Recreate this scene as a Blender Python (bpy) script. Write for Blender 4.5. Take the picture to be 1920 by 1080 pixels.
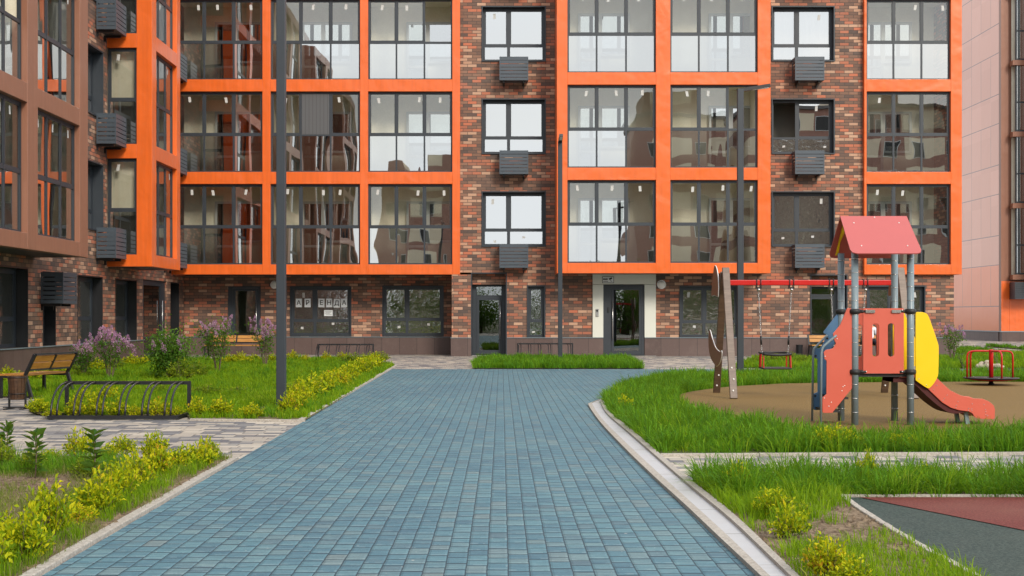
import bpy, math, random
import numpy as np
from mathutils import Vector, Matrix, Euler
R = math.radians
random.seed(7)
rng = np.random.default_rng(11)
for o in list(bpy.data.objects):
    bpy.data.objects.remove(o)
SC = bpy.context.scene
COL = SC.collection
F, CX, HZ, EYE = 2500.0, 940.0, 591.0, 1.33      # focal length in photo pixels, vanishing point, horizon, eye height

# ------------------------------------------------------------------ camera, sky, sun, exposure
cam = bpy.data.cameras.new('camera')
cam.sensor_width = 36.0
cam.lens = F / 1920 * 36
cam.shift_x = 20 / 1920
cam.shift_y = 51 / 1920
cam.clip_start = 0.1
cam.clip_end = 1500
co = bpy.data.objects.new('camera', cam)
co.location = (0, 0, EYE)
co.rotation_euler = (R(90), 0, 0)
COL.objects.link(co)
SC.camera = co
SUN_EL, SUN_AZ = R(31), R(156)      # azimuth clockwise from +Y
w = bpy.data.worlds.new('World')
SC.world = w
w.use_nodes = True
wn, wl = w.node_tree.nodes, w.node_tree.links
wn.clear()
sky = wn.new('ShaderNodeTexSky')
sky.sky_type = 'NISHITA'
sky.sun_disc = False
sky.sun_elevation = SUN_EL
sky.sun_rotation = SUN_AZ
sky.dust_density = 2.0
tc = wn.new('ShaderNodeTexCoord')
mp = wn.new('ShaderNodeMapping'); mp.inputs['Scale'].default_value = (1, 1, 2.6)
no = wn.new('ShaderNodeTexNoise'); no.inputs['Scale'].default_value = 3.2; no.inputs['Detail'].default_value = 8; no.inputs['Roughness'].default_value = .58
rp = wn.new('ShaderNodeValToRGB'); rp.color_ramp.elements[0].position = .30; rp.color_ramp.elements[1].position = .56
rp.color_ramp.elements[0].color = (.45, .45, .45, 1)
mx = wn.new('ShaderNodeMix'); mx.data_type = 'RGBA'
mx.inputs['B'].default_value = (11.6, 11.9, 12.2, 1)
bg = wn.new('ShaderNodeBackground'); bg.inputs['Strength'].default_value = .095
ou = wn.new('ShaderNodeOutputWorld')
wl.new(tc.outputs['Generated'], mp.inputs['Vector']); wl.new(mp.outputs[0], no.inputs['Vector'])
wl.new(no.outputs['Fac'], rp.inputs['Fac']); wl.new(rp.outputs['Color'], mx.inputs['Factor'])
wl.new(sky.outputs['Color'], mx.inputs['A']); wl.new(mx.outputs['Result'], bg.inputs['Color']); wl.new(bg.outputs[0], ou.inputs[0])
sun = bpy.data.lights.new('sun', 'SUN')
sun.energy = 2.0; sun.angle = R(16); sun.color = (1.0, .90, .76)
so = bpy.data.objects.new('sun', sun)
sd = Vector((math.sin(SUN_AZ) * math.cos(SUN_EL), math.cos(SUN_AZ) * math.cos(SUN_EL), math.sin(SUN_EL)))
so.rotation_euler = sd.to_track_quat('Z', 'Y').to_euler()
so.location = (0, 0, 40)
COL.objects.link(so)
SC.view_settings.view_transform = 'Standard'
SC.view_settings.look = 'None'
SC.view_settings.exposure = 0.45
SC.view_settings.gamma = 1.0
SC.render.engine = 'CYCLES'
SC.cycles.max_bounces = 8
SC.cycles.transparent_max_bounces = 16
SC.cycles.glossy_bounces = 4
SC.cycles.diffuse_bounces = 6
SC.cycles.use_denoising = True

# ------------------------------------------------------------------ node helpers
class NT:
    def __init__(s, name):
        s.m = bpy.data.materials.new(name); s.m.use_nodes = True
        s.t = s.m.node_tree; s.t.nodes.clear()
        s.out = s.t.nodes.new('ShaderNodeOutputMaterial')
    def n(s, typ, **kw):
        nd = s.t.nodes.new(typ)
        for k, v in kw.items(): setattr(nd, k, v)
        return nd
    def put(s, sock, v):
        if isinstance(v, bpy.types.NodeSocket): s.t.links.new(v, sock)
        elif v is not None: sock.default_value = v
    def math(s, op, a, b=None, c=None):
        nd = s.n('ShaderNodeMath', operation=op)
        s.put(nd.inputs[0], a)
        if b is not None: s.put(nd.inputs[1], b)
        if c is not None: s.put(nd.inputs[2], c)
        return nd.outputs[0]
    def noise(s, vec=None, scale=5, detail=3, rough=.5, dist=0):
        nd = s.n('ShaderNodeTexNoise')
        nd.inputs['Scale'].default_value = scale; nd.inputs['Detail'].default_value = detail
        nd.inputs['Roughness'].default_value = rough; nd.inputs['Distortion'].default_value = dist
        if vec is not None: s.t.links.new(vec, nd.inputs['Vector'])
        return nd.outputs['Fac']
    def white(s, a, b):
        c = s.n('ShaderNodeCombineXYZ'); s.put(c.inputs[0], a); s.put(c.inputs[1], b)
        nd = s.n('ShaderNodeTexWhiteNoise', noise_dimensions='2D'); s.t.links.new(c.outputs[0], nd.inputs['Vector'])
        return nd.outputs['Value']
    def ramp(s, fac, stops, const=False):
        nd = s.n('ShaderNodeValToRGB')
        cr = nd.color_ramp
        if const: cr.interpolation = 'CONSTANT'
        while len(cr.elements) < len(stops): cr.elements.new(.5)
        for e, (p, c) in zip(cr.elements, stops):
            e.position = p; e.color = (*c, 1) if len(c) == 3 else c
        s.put(nd.inputs[0], fac)
        return nd.outputs['Color']
    def mix(s, f, a, b, mode='MIX'):
        nd = s.n('ShaderNodeMix', data_type='RGBA', blend_type=mode)
        s.put(nd.inputs['Factor'], f); s.put(nd.inputs['A'], c4(a)); s.put(nd.inputs['B'], c4(b))
        return nd.outputs['Result']
    def pos(s):
        return s.n('ShaderNodeNewGeometry').outputs['Position']
    def obj(s):
        return s.n('ShaderNodeTexCoord').outputs['Object']
    def sep(s, v):
        nd = s.n('ShaderNodeSeparateXYZ'); s.t.links.new(v, nd.inputs[0]); return nd.outputs
    def comb(s, a, b, c=0.0):
        nd = s.n('ShaderNodeCombineXYZ'); s.put(nd.inputs[0], a); s.put(nd.inputs[1], b); s.put(nd.inputs[2], c); return nd.outputs[0]
    def bump(s, h, strength=.3, dist=.01, normal=None):
        nd = s.n('ShaderNodeBump'); nd.inputs['Strength'].default_value = strength; nd.inputs['Distance'].default_value = dist
        s.put(nd.inputs['Height'], h)
        if normal is not None: s.put(nd.inputs['Normal'], normal)
        return nd.outputs[0]
    def pbr(s, col, rough=.6, metal=0, normal=None, spec=None, coat=None):
        b = s.n('ShaderNodeBsdfPrincipled')
        s.put(b.inputs['Base Color'], c4(col)); s.put(b.inputs['Roughness'], rough); s.put(b.inputs['Metallic'], metal)
        if normal is not None: s.put(b.inputs['Normal'], normal)
        if spec is not None: b.inputs['Specular IOR Level'].default_value = spec
        if coat: b.inputs['Coat Weight'].default_value = coat; b.inputs['Coat Roughness'].default_value = .12
        return b.outputs[0]
    def done(s, sh):
        s.t.links.new(sh, s.out.inputs[0]); return s.m
def c4(c):
    if isinstance(c, tuple) and len(c) == 3: return (*c, 1.0)
    return c
def srgb(r, g, b):
    f = lambda v: (v / 255 / 12.92) if v <= 10 else ((v / 255 + .055) / 1.055) ** 2.4
    return (f(r), f(g), f(b))
M = {}
def plain(name, col, rough=.5, metal=0, nscale=6, var=.12, bump=.0, coat=None, spec=None):
    t = NT(name)
    p = t.obj()
    n1 = t.noise(p, nscale, 5, .6)
    c = t.mix(t.math('MULTIPLY', n1, 1.0), tuple(v * (1 - var) for v in col), tuple(min(1, v * (1 + var)) for v in col))
    nm = t.bump(t.noise(p, nscale * 6, 3), .25, bump) if bump else None
    r = t.math('ADD', t.math('MULTIPLY', n1, .16), rough - .08)
    M[name] = t.done(t.pbr(c, r, metal, nm, spec, coat))
    return M[name]

# painted metals and plastics
plain('dark_metal', srgb(44, 51, 59), .45, 0, 4, .12)
plain('basket_metal', srgb(66, 76, 86), .45, 0, 4, .1)
plain('black_metal', (.012, .013, .016), .4, 0, 8, .2)
plain('grey_metal', srgb(118, 134, 142), .35, 0, 5, .1)
plain('steel', (.55, .55, .55), .25, .9, 8, .1)
plain('white_plastic', (.78, .78, .76), .35, 0, 8, .03)
plain('portal_white', (.64, .66, .60), .5, 0, 3, .04)
plain('coral', srgb(198, 92, 74), .38, 0, 5, .05, .002)
plain('roof_coral', srgb(178, 86, 84), .34, 0, 5, .05, .002)
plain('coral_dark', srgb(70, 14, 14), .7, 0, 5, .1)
plain('yellow', srgb(236, 196, 10), .35, 0, 5, .04, .002)
plain('blue_board', srgb(72, 112, 148), .4, 0, 5, .06, .002)
plain('red_paint', srgb(186, 24, 20), .3, 0, 5, .08)
plain('rubber_black', (.013, .013, .014), .55, 0, 10, .2)
plain('paper', (.72, .76, .78), .6, 0, 10, .04)
plain('sticker', (.50, .51, .50), .7, 0, 10, .05)
plain('ink', (.01, .01, .012), .7)
plain('skin', srgb(205, 150, 120), .5, 0, 10, .06)
plain('shirt', (.72, .74, .80), .8, 0, 10, .08)
plain('trousers', (.015, .017, .03), .8, 0, 10, .2)
plain('shoes', (.02, .02, .02), .5)
plain('hair', (.05, .025, .012), .5, 0, 20, .3)
plain('pvc', (.50, .52, .52), .35, 0, 5, .04)
plain('curtain', (.62, .60, .58), .9, 0, 3, .1)
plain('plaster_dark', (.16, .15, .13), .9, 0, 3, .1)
plain('bark', (.13, .095, .065), .9, 0, 20, .3, .01)
plain('stone_dark', (.06, .06, .062), .85, 0, 9, .35, .02)
plain('stone_pale', (.40, .34, .26), .85, 0, 9, .3, .02)
plain('slab', (.30, .30, .29), .8, 0, 2, .15)

def metal_clad(name, col, rough, bumpd, coat=.0):
    t = NT(name); p = t.pos()
    big = t.noise(p, .9, 2, .5, .6)
    fine = t.noise(p, 9, 4)
    streak = t.noise(t.comb(t.math('MULTIPLY', t.sep(p)[0], 9), t.math('MULTIPLY', t.sep(p)[1], 9), t.math('MULTIPLY', t.sep(p)[2], .6)), 1.2, 3)
    c = t.mix(t.ramp(streak, [(.35, (0, 0, 0)), (.75, (1, 1, 1))]), tuple(v * .90 for v in col), tuple(min(1, v * 1.05) for v in col))
    c = t.mix(t.math('MULTIPLY', fine, .12), c, (.35, .2, .12))
    nm = t.bump(t.math('ADD', big, t.math('MULTIPLY', t.noise(p, 3.5, 1), .25)), .8, bumpd)
    M[name] = t.done(t.pbr(c, rough, 0, nm, .5, coat))
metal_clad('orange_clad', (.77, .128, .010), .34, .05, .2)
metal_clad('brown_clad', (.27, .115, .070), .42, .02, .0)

# brick slips: 0.30 x 0.10 m, half bond, one random tone each
def brick_mat(name='brick', gain=1.0):
    t = NT(name); p = t.pos(); x, y, z = t.sep(p)
    nrm = t.sep(t.n('ShaderNodeNewGeometry').outputs['True Normal'])
    side = t.math('GREATER_THAN', t.math('ABSOLUTE', nrm[0]), .5)
    u = t.math('ADD', t.math('MULTIPLY', side, y), t.math('MULTIPLY', t.math('SUBTRACT', 1, side), x))
    v = t.math('DIVIDE', z, .1)
    row = t.math('FLOOR', v)
    par = t.math('MULTIPLY', t.math('MODULO', t.math('ABSOLUTE', row), 2), .5)
    uu = t.math('ADD', t.math('DIVIDE', t.math('ADD', u, 60), .299), par)
    colm = t.math('FLOOR', uu)
    fu = t.math('SUBTRACT', uu, colm); fv = t.math('SUBTRACT', v, row)
    h = t.white(colm, row)
    h2 = t.white(t.math('ADD', colm, 31.7), row)
    c = t.ramp(h, [(0, (.064, .045, .038)), (.20, (.110, .064, .046)), (.42, (.33, .105, .056)), (.56, (.24, .085, .050)), (.70, (.35, .215, .145)), (.87, (.165, .094, .064))], True)
    c = t.mix(t.math('MULTIPLY', h2, .45), c, (.175, .088, .056))
    grit = t.noise(p, 45, 4, .7)
    c = t.mix(.5, c, t.ramp(grit, [(.25, (.5, .5, .5)), (.75, (1.45, 1.45, 1.45))]), 'MULTIPLY')
    dirt = t.noise(p, .7, 4, .6)
    c = t.mix(t.math('MULTIPLY', t.ramp(dirt, [(.55, (0, 0, 0)), (.8, (1, 1, 1))]), .18), c, (.30, .26, .23))
    eu = t.math('MINIMUM', fu, t.math('SUBTRACT', 1, fu)); ev = t.math('MINIMUM', fv, t.math('SUBTRACT', 1, fv))
    m = t.math('MINIMUM', t.math('MULTIPLY', eu, 3), ev)
    mort = t.math('LESS_THAN', m, .075)
    c = t.mix(mort, c, (.045, .036, .032))
    hgt = t.math('ADD', t.math('MULTIPLY', t.math('MINIMUM', m, .12), 8), t.math('MULTIPLY', grit, .25))
    nm = t.bump(hgt, .7, .008)
    if gain != 1: c = t.mix(1.0, c, (gain, gain, gain), 'MULTIPLY')
    M[name] = t.done(t.pbr(c, .78, 0, nm))
brick_mat('brick', 1.45)

def plinth_mat():
    t = NT('plinth'); p = t.pos(); x, y, z = t.sep(p)
    u = t.math('DIVIDE', t.math('ADD', t.math('ADD', x, y), 60), .59)
    f = t.math('FRACT', u); j = t.math('LESS_THAN', f, .018)
    h = t.white(t.math('FLOOR', u), 0.0)
    c = t.mix(h, (.082, .052, .047), (.112, .073, .066))
    c = t.mix(t.ramp(t.noise(p, 2.5, 6, .7), [(.5, (0, 0, 0)), (.75, (1, 1, 1))]), c, (.13, .09, .08))
    spl = t.math('MULTIPLY', t.ramp(t.noise(p, 60, 2), [(.66, (0, 0, 0)), (.72, (1, 1, 1))]), t.math('LESS_THAN', z, .3))
    c = t.mix(t.math('MULTIPLY', spl, .5), c, (.3, .27, .24))
    c = t.mix(j, c, (.02, .015, .014))
    M['plinth'] = t.done(t.pbr(c, .5, 0, t.bump(t.noise(p, 30, 3), .2, .003)))
plinth_mat()

def copper_mat():
    t = NT('copper_panel'); p = t.pos(); x, y, z = t.sep(p)
    yy = t.math('SUBTRACT', y, 56.3)
    fy = t.math('FRACT', t.math('DIVIDE', yy, 1.17))
    zz = t.math('FRACT', t.math('DIVIDE', t.math('SUBTRACT', z, .45), 3.0))
    tall = t.math('GREATER_THAN', zz, .42)
    j1 = t.math('LESS_THAN', fy, .02)
    wide = t.math('LESS_THAN', t.math('FRACT', t.math('DIVIDE', yy, 3.51)), .007)
    jy = t.math('ADD', t.math('MULTIPLY', j1, tall), wide)
    jz = t.math('ADD', t.math('LESS_THAN', zz, .011), t.math('LESS_THAN', t.math('ABSOLUTE', t.math('SUBTRACT', zz, .42)), .006))
    j = t.math('MINIMUM', t.math('ADD', jy, jz), 1)
    h = t.white(t.math('FLOOR', t.math('DIVIDE', yy, 1.17)), t.math('FLOOR', t.math('DIVIDE', z, 1.5)))
    c = t.mix(h, (.50, .215, .135), (.56, .25, .165))
    c = t.mix(t.math('LESS_THAN', z, 3.455), c, (.62, .165, .048))  # warm sheen put into the colour: lowest panels a stronger orange
    c = t.mix(j, c, (.12, .06, .04))
    nm = t.bump(t.noise(p, 1.1, 2), .5, .02)
    M['copper_panel'] = t.done(t.pbr(c, .32, .42, nm, .5, .40))
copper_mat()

def blue_pavers():
    t = NT('blue_pavers'); p = t.pos(); x, y, z = t.sep(p)
    wob = t.math('MULTIPLY', t.math('SUBTRACT', t.noise(p, 5.0, 2), .5), .010)
    u = t.math('DIVIDE', t.math('ADD', t.math('ADD', x, 50), wob), .1107)
    ci = t.math('FLOOR', u); fu = t.math('SUBTRACT', u, ci)
    off = t.white(ci, 3.0)
    warp = t.math('MULTIPLY', t.noise(t.comb(t.math('MULTIPLY', ci, 7.3), y), 2.6, 0), 1.1)
    v = t.math('ADD', t.math('ADD', t.math('DIVIDE', t.math('ADD', y, 50), .168), t.math('MULTIPLY', off, 5)), warp)
    ri = t.math('FLOOR', v); fv = t.math('SUBTRACT', v, ri)
    h = t.white(ci, ri); h2 = t.white(t.math('ADD', ci, 90.3), ri)
    c = t.ramp(h, [(0, (.060, .148, .198)), (.3, (.076, .176, .226)), (.6, (.094, .204, .250)), (.85, (.114, .214, .250)), (1, (.144, .214, .236))])
    c = t.mix(t.math('MULTIPLY', t.ramp(h2, [(.80, (0, 0, 0)), (.98, (1, 1, 1))]), .22), c, (.15, .15, .14))
    band = t.noise(t.comb(t.math('MULTIPLY', x, 1.2), t.math('MULTIPLY', y, 9)), 2.5, 4, .65)
    c = t.mix(.75, c, t.ramp(band, [(.3, (.52, .62, .72)), (.7, (1.38, 1.28, 1.18))]), 'MULTIPLY')
    fineb = t.noise(t.comb(t.math('MULTIPLY', x, 5), t.math('MULTIPLY', y, 40)), 2.5, 3, .6)
    c = t.mix(.5, c, t.ramp(fineb, [(.3, (.70, .76, .82)), (.7, (1.25, 1.2, 1.15))]), 'MULTIPLY')
    stain = t.ramp(t.noise(p, 1.7, 5, .7), [(.60, (0, 0, 0)), (.78, (1, 1, 1))])
    c = t.mix(t.math('MULTIPLY', stain, .35), c, (.13, .125, .115))
    large = t.noise(p, .35, 4, .6)
    c = t.mix(.7, c, t.ramp(large, [(.3, (.80, .84, .90)), (.7, (1.18, 1.12, 1.06))]), 'MULTIPLY')
    grit = t.noise(p, 90, 3, .7)
    c = t.mix(.5, c, t.ramp(grit, [(.3, (.7, .7, .7)), (.7, (1.3, 1.3, 1.3))]), 'MULTIPLY')
    speck = t.ramp(t.noise(p, 26, 1), [(.775, (0, 0, 0)), (.79, (1, 1, 1))])
    c = t.mix(t.math('MULTIPLY', speck, .6), c, (.6, .58, .52))
    eu = t.math('MINIMUM', fu, t.math('SUBTRACT', 1, fu)); ev = t.math('MULTIPLY', t.math('MINIMUM', fv, t.math('SUBTRACT', 1, fv)), 1.52)
    gap = t.math('MULTIPLY', t.noise(p, 30, 2), .075)
    ju = t.math('LESS_THAN', eu, t.math('ADD', t.math('MULTIPLY', gap, .8), .002)); jv = t.math('LESS_THAN', ev, .085)
    edge = t.math('MULTIPLY', t.math('LESS_THAN', t.math('ABSOLUTE', t.math('SUBTRACT', fv, .17)), .07), t.math('GREATER_THAN', t.noise(p, 14, 2), .5))  # painted highlight: broken pale streak beside each cross joint
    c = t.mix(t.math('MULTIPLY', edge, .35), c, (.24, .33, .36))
    c = t.mix(t.math('MULTIPLY', jv, t.math('ADD', .66, t.math('MULTIPLY', h2, .34))), c, (.010, .032, .052))
    c = t.mix(t.math('MULTIPLY', ju, .84), c, (.012, .032, .050))
    m = t.math('MINIMUM', eu, ev)
    hgt = t.math('ADD', t.math('MULTIPLY', t.math('MINIMUM', m, .14), 6), t.math('ADD', t.math('MULTIPLY', grit, .25), t.math('MULTIPLY', h2, .45)))
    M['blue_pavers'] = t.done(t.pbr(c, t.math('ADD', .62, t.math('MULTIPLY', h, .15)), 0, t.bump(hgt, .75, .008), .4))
blue_pavers()

def grey_pavers():
    t = NT('grey_pavers'); p = t.pos(); x, y, z = t.sep(p)
    v = t.math('DIVIDE', t.math('ADD', y, 50), .17); ri = t.math('FLOOR', v); fv = t.math('SUBTRACT', v, ri)
    off = t.white(ri, 1.0)
    warp = t.math('MULTIPLY', t.noise(t.comb(x, t.math('MULTIPLY', ri, 5.1)), 1.9, 0), .4)
    u = t.math('ADD', t.math('ADD', t.math('DIVIDE', t.math('ADD', x, 50), .235), t.math('MULTIPLY', off, 4)), warp)
    ci = t.math('FLOOR', u); fu = t.math('SUBTRACT', u, ci)
    h = t.white(ci, ri)
    c = t.ramp(h, [(0, (.135, .135, .150)), (.20, (.20, .195, .20)), (.38, (.40, .355, .30)), (.66, (.49, .44, .37)), (.86, (.31, .29, .265))], True)
    sm = t.noise(t.comb(t.math('MULTIPLY', x, 3), t.math('MULTIPLY', y, 12)), 2, 4, .6)
    c = t.mix(.6, c, t.ramp(sm, [(.3, (.78, .78, .8)), (.7, (1.2, 1.2, 1.18))]), 'MULTIPLY')
    c = t.mix(.6, c, t.ramp(t.noise(p, .5, 4), [(.3, (.85, .85, .87)), (.7, (1.12, 1.1, 1.08))]), 'MULTIPLY')
    grit = t.noise(p, 80, 3, .7)
    c = t.mix(.4, c, t.ramp(grit, [(.3, (.7, .7, .7)), (.7, (1.3, 1.3, 1.3))]), 'MULTIPLY')
    eu = t.math('MULTIPLY', t.math('MINIMUM', fu, t.math('SUBTRACT', 1, fu)), 1.6); ev = t.math('MINIMUM', fv, t.math('SUBTRACT', 1, fv))
    m = t.math('MINIMUM', eu, ev)
    j = t.math('LESS_THAN', m, .045)
    c = t.mix(t.math('MULTIPLY', j, .75), c, (.09, .08, .075))
    hgt = t.math('ADD', t.math('MULTIPLY', t.math('MINIMUM', m, .14), 6), t.math('MULTIPLY', grit, .3))
    M['grey_pavers'] = t.done(t.pbr(c, .75, 0, t.bump(hgt, .7, .008)))
grey_pavers()

def speckle(name, c1, c2, scale=120, rough=.85, dust=(.3, .26, .2)):
    t = NT(name); p = t.pos()
    n1 = t.noise(p, scale, 3, .7); n2 = t.noise(p, .8, 5, .6)
    c = t.ramp(n1, [(.38, c1), (.62, c2)])
    c = t.mix(t.math('MULTIPLY', t.ramp(n2, [(.45, (0, 0, 0)), (.8, (1, 1, 1))]), .35), c, dust)
    M[name] = t.done(t.pbr(c, rough, 0, t.bump(n1, .6, .006), .3))
speckle('rubber_brown', (.085, .050, .012), (.265, .165, .052), 60, .85, (.20, .125, .05))
speckle('court_green', (.018, .032, .029), (.062, .084, .074), 60, .85, (.09, .1, .085))
speckle('court_red', (.085, .014, .012), (.20, .045, .036), 60, .85, (.26, .13, .09))
speckle('concrete', (.31, .28, .245), (.47, .435, .39), 50, .85, (.27, .23, .19))
speckle('soil', (.085, .055, .035), (.26, .19, .125), 22, .95, (.11, .10, .045))
speckle('turf_soil', (.035, .045, .012), (.10, .11, .03), 18, .95, (.06, .08, .02))
speckle('soil_turf', (.07, .065, .025), (.20, .16, .085), 18, .95, (.08, .10, .03))
def drain_mat():
    t = NT('drain_grate'); p = t.pos(); x, y, z = t.sep(p)
    s = t.math('FRACT', t.math('DIVIDE', y, .035))
    c = t.mix(t.math('LESS_THAN', s, .3), (.56, .58, .62), (.30, .31, .34))
    seg = t.math('FRACT', t.math('DIVIDE', y, 1.0))
    c = t.mix(t.math('LESS_THAN', seg, .012), c, (.12, .11, .10))
    c = t.mix(t.math('MULTIPLY', t.noise(p, 4, 5, .7), .5), c, (.42, .38, .34))
    M['drain_grate'] = t.done(t.pbr(c, .55, .15, t.bump(s, .3, .004)))
drain_mat()
def ground_mat():
    t = NT('ground_far'); p = t.pos()
    c = t.ramp(t.noise(p, .3, 5), [(.4, (.07, .09, .03)), (.6, (.12, .11, .07))])
    M['ground_far'] = t.done(t.pbr(c, .9))
ground_mat()

def plaster_mat():
    t = NT('plaster'); p = t.pos()
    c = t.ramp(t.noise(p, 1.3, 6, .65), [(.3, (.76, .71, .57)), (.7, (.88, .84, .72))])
    c = t.mix(.5, c, t.ramp(t.noise(p, 40, 2), [(.3, (.85, .85, .85)), (.7, (1.1, 1.1, 1.1))]), 'MULTIPLY')
    M['plaster'] = t.done(t.pbr(c, .9))
plaster_mat()
def lining_mat():
    # loggia back wall: pale plaster with a darker grey-clad lower part
    t = NT('ribbed_board'); p = t.pos(); x, y, z = t.sep(p)
    s = t.math('FRACT', t.math('DIVIDE', t.math('ADD', x, y), .12))
    c = t.mix(t.math('LESS_THAN', s, .12), (.085, .088, .095), (.05, .052, .056))
    M['ribbed_board'] = t.done(t.pbr(c, .6))
lining_mat()

def glass_mat(name, refl, tint, amp=.0022, scale=1.1, rough=.0, crinkle=0, milk=0):
    t = NT(name); p = t.pos()
    q = t.sep(p)
    h = t.noise(t.comb(q[0], q[1], t.math('MULTIPLY', q[2], .38)), scale, 1.2, .4, .25)
    nm = t.bump(h, 1.0, amp * 10)
    if crinkle:
        vo = t.n('ShaderNodeTexNoise'); vo.inputs['Scale'].default_value = 5; vo.inputs['Detail'].default_value = 2; vo.inputs['Distortion'].default_value = 2.5
        t.t.links.new(p, vo.inputs['Vector'])
        nm = t.bump(vo.outputs['Fac'], 1.0, crinkle, nm)
    gl = t.n('ShaderNodeBsdfGlossy'); gl.inputs['Color'].default_value = (.94, .96, .96, 1); gl.inputs['Roughness'].default_value = rough
    t.t.links.new(nm, gl.inputs['Normal'])
    tr = t.n('ShaderNodeBsdfTransparent'); tr.inputs['Color'].default_value = (*tint, 1)
    fr = t.n('ShaderNodeFresnel'); fr.inputs['IOR'].default_value = 1.5
    fac = t.math('MINIMUM', t.math('ADD', t.math('MULTIPLY', fr.outputs[0], .9), refl), 1)
    ms = t.n('ShaderNodeMixShader'); t.t.links.new(fac, ms.inputs[0]); t.t.links.new(tr.outputs[0], ms.inputs[1]); t.t.links.new(gl.outputs[0], ms.inputs[2])
    sh = ms.outputs[0]
    if milk:
        df = t.n('ShaderNodeBsdfDiffuse'); df.inputs['Color'].default_value = (.5, .55, .52, 1)
        m2 = t.n('ShaderNodeMixShader'); m2.inputs[0].default_value = milk
        t.t.links.new(sh, m2.inputs[1]); t.t.links.new(df.outputs[0], m2.inputs[2]); sh = m2.outputs[0]
    M[name] = t.done(sh)
glass_mat('glass_upper', .13, (.94, .96, .93), .0005)
glass_mat('glass_lower', .42, (.34, .37, .38), .0005)
glass_mat('glass_window', .50, (.5, .52, .52), .0002)
glass_mat('glass_inner', .42, (.3, .32, .34), .0002)
glass_mat('glass_film', .30, (.60, .64, .60), .0003, 1.1, .0, .0022, .03)
glass_mat('glass_door', .12, (.55, .6, .58), .0004)

def wood_mat(name, c1, c2, scale=14):
    t = NT(name); p = t.obj(); x, y, z = t.sep(p)
    g = t.noise(t.comb(t.math('MULTIPLY', x, 2), t.math('MULTIPLY', y, 14), t.math('MULTIPLY', z, 14)), 2.0, 5, .6, .6)
    c = t.ramp(g, [(.3, c1), (.7, c2)])
    M[name] = t.done(t.pbr(c, .45, 0, t.bump(g, .2, .004)))
wood_mat('wood_gold', (.30, .125, .022), (.50, .24, .05))
wood_mat('wood_bin', (.035, .016, .008), (.09, .042, .020))
wood_mat('plank_grey', (.095, .062, .045), (.175, .125, .098))
wood_mat('plank_dark', (.055, .033, .022), (.115, .070, .045))
wood_mat('ply_brown', (.17, .055, .022), (.27, .10, .045))

def leaf_mat(name, stops, trans=.35, rough=.5):
    t = NT(name)
    g = t.n('ShaderNodeNewGeometry')
    oi = t.n('ShaderNodeObjectInfo')
    f = t.math('ADD', t.math('MULTIPLY', g.outputs['Random Per Island'], .66), t.math('MULTIPLY', t.ramp(t.noise(g.outputs['Position'], 1.9, 4, .6), [(.3, (0, 0, 0)), (.7, (1, 1, 1))]), .34))
    c = t.ramp(f, stops)
    d = t.pbr(c, rough, 0, None, .12)
    tr = t.n('ShaderNodeBsdfTranslucent'); t.put(tr.inputs['Color'], t.mix(.5, c, (.35, .5, .03)))
    ms = t.n('ShaderNodeMixShader'); ms.inputs[0].default_value = trans
    t.t.links.new(d, ms.inputs[1]); t.t.links.new(tr.outputs[0], ms.inputs[2])
    M[name] = t.done(ms.outputs[0])
leaf_mat('leaf_gold', [(0, (.05, .13, .008)), (.24, (.17, .28, .008)), (.50, (.42, .47, .008)), (.80, (.62, .57, .012)), (.90, (.54, .28, .02)), (1, (.38, .12, .02))])
leaf_mat('leaf_goldgreen', [(0, (.05, .11, .012)), (.4, (.15, .24, .015)), (.8, (.34, .40, .02)), (1, (.42, .30, .03))])
leaf_mat('leaf_green', [(0, (.018, .055, .010)), (.5, (.045, .12, .018)), (1, (.11, .21, .035))])
leaf_mat('leaf_lilac', [(0, (.025, .08, .012)), (.5, (.065, .17, .02)), (1, (.16, .27, .04))])
leaf_mat('flower_lilac', [(0, (.26, .09, .27)), (.5, (.52, .26, .48)), (1, (.78, .56, .72))], .25)
leaf_mat('grass', [(0, (.022, .080, .006)), (.35, (.052, .165, .008)), (.68, (.105, .265, .010)), (.92, (.21, .38, .02)), (1, (.40, .38, .12))], .35)
leaf_mat('grass_yellow', [(0, (.045, .115, .005)), (.4, (.120, .245, .005)), (.8, (.24, .38, .006)), (1, (.44, .42, .07))], .4)
leaf_mat('grass_dry', [(0, (.07, .10, .02)), (.5, (.14, .19, .03)), (1, (.30, .25, .12))], .3)

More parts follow.
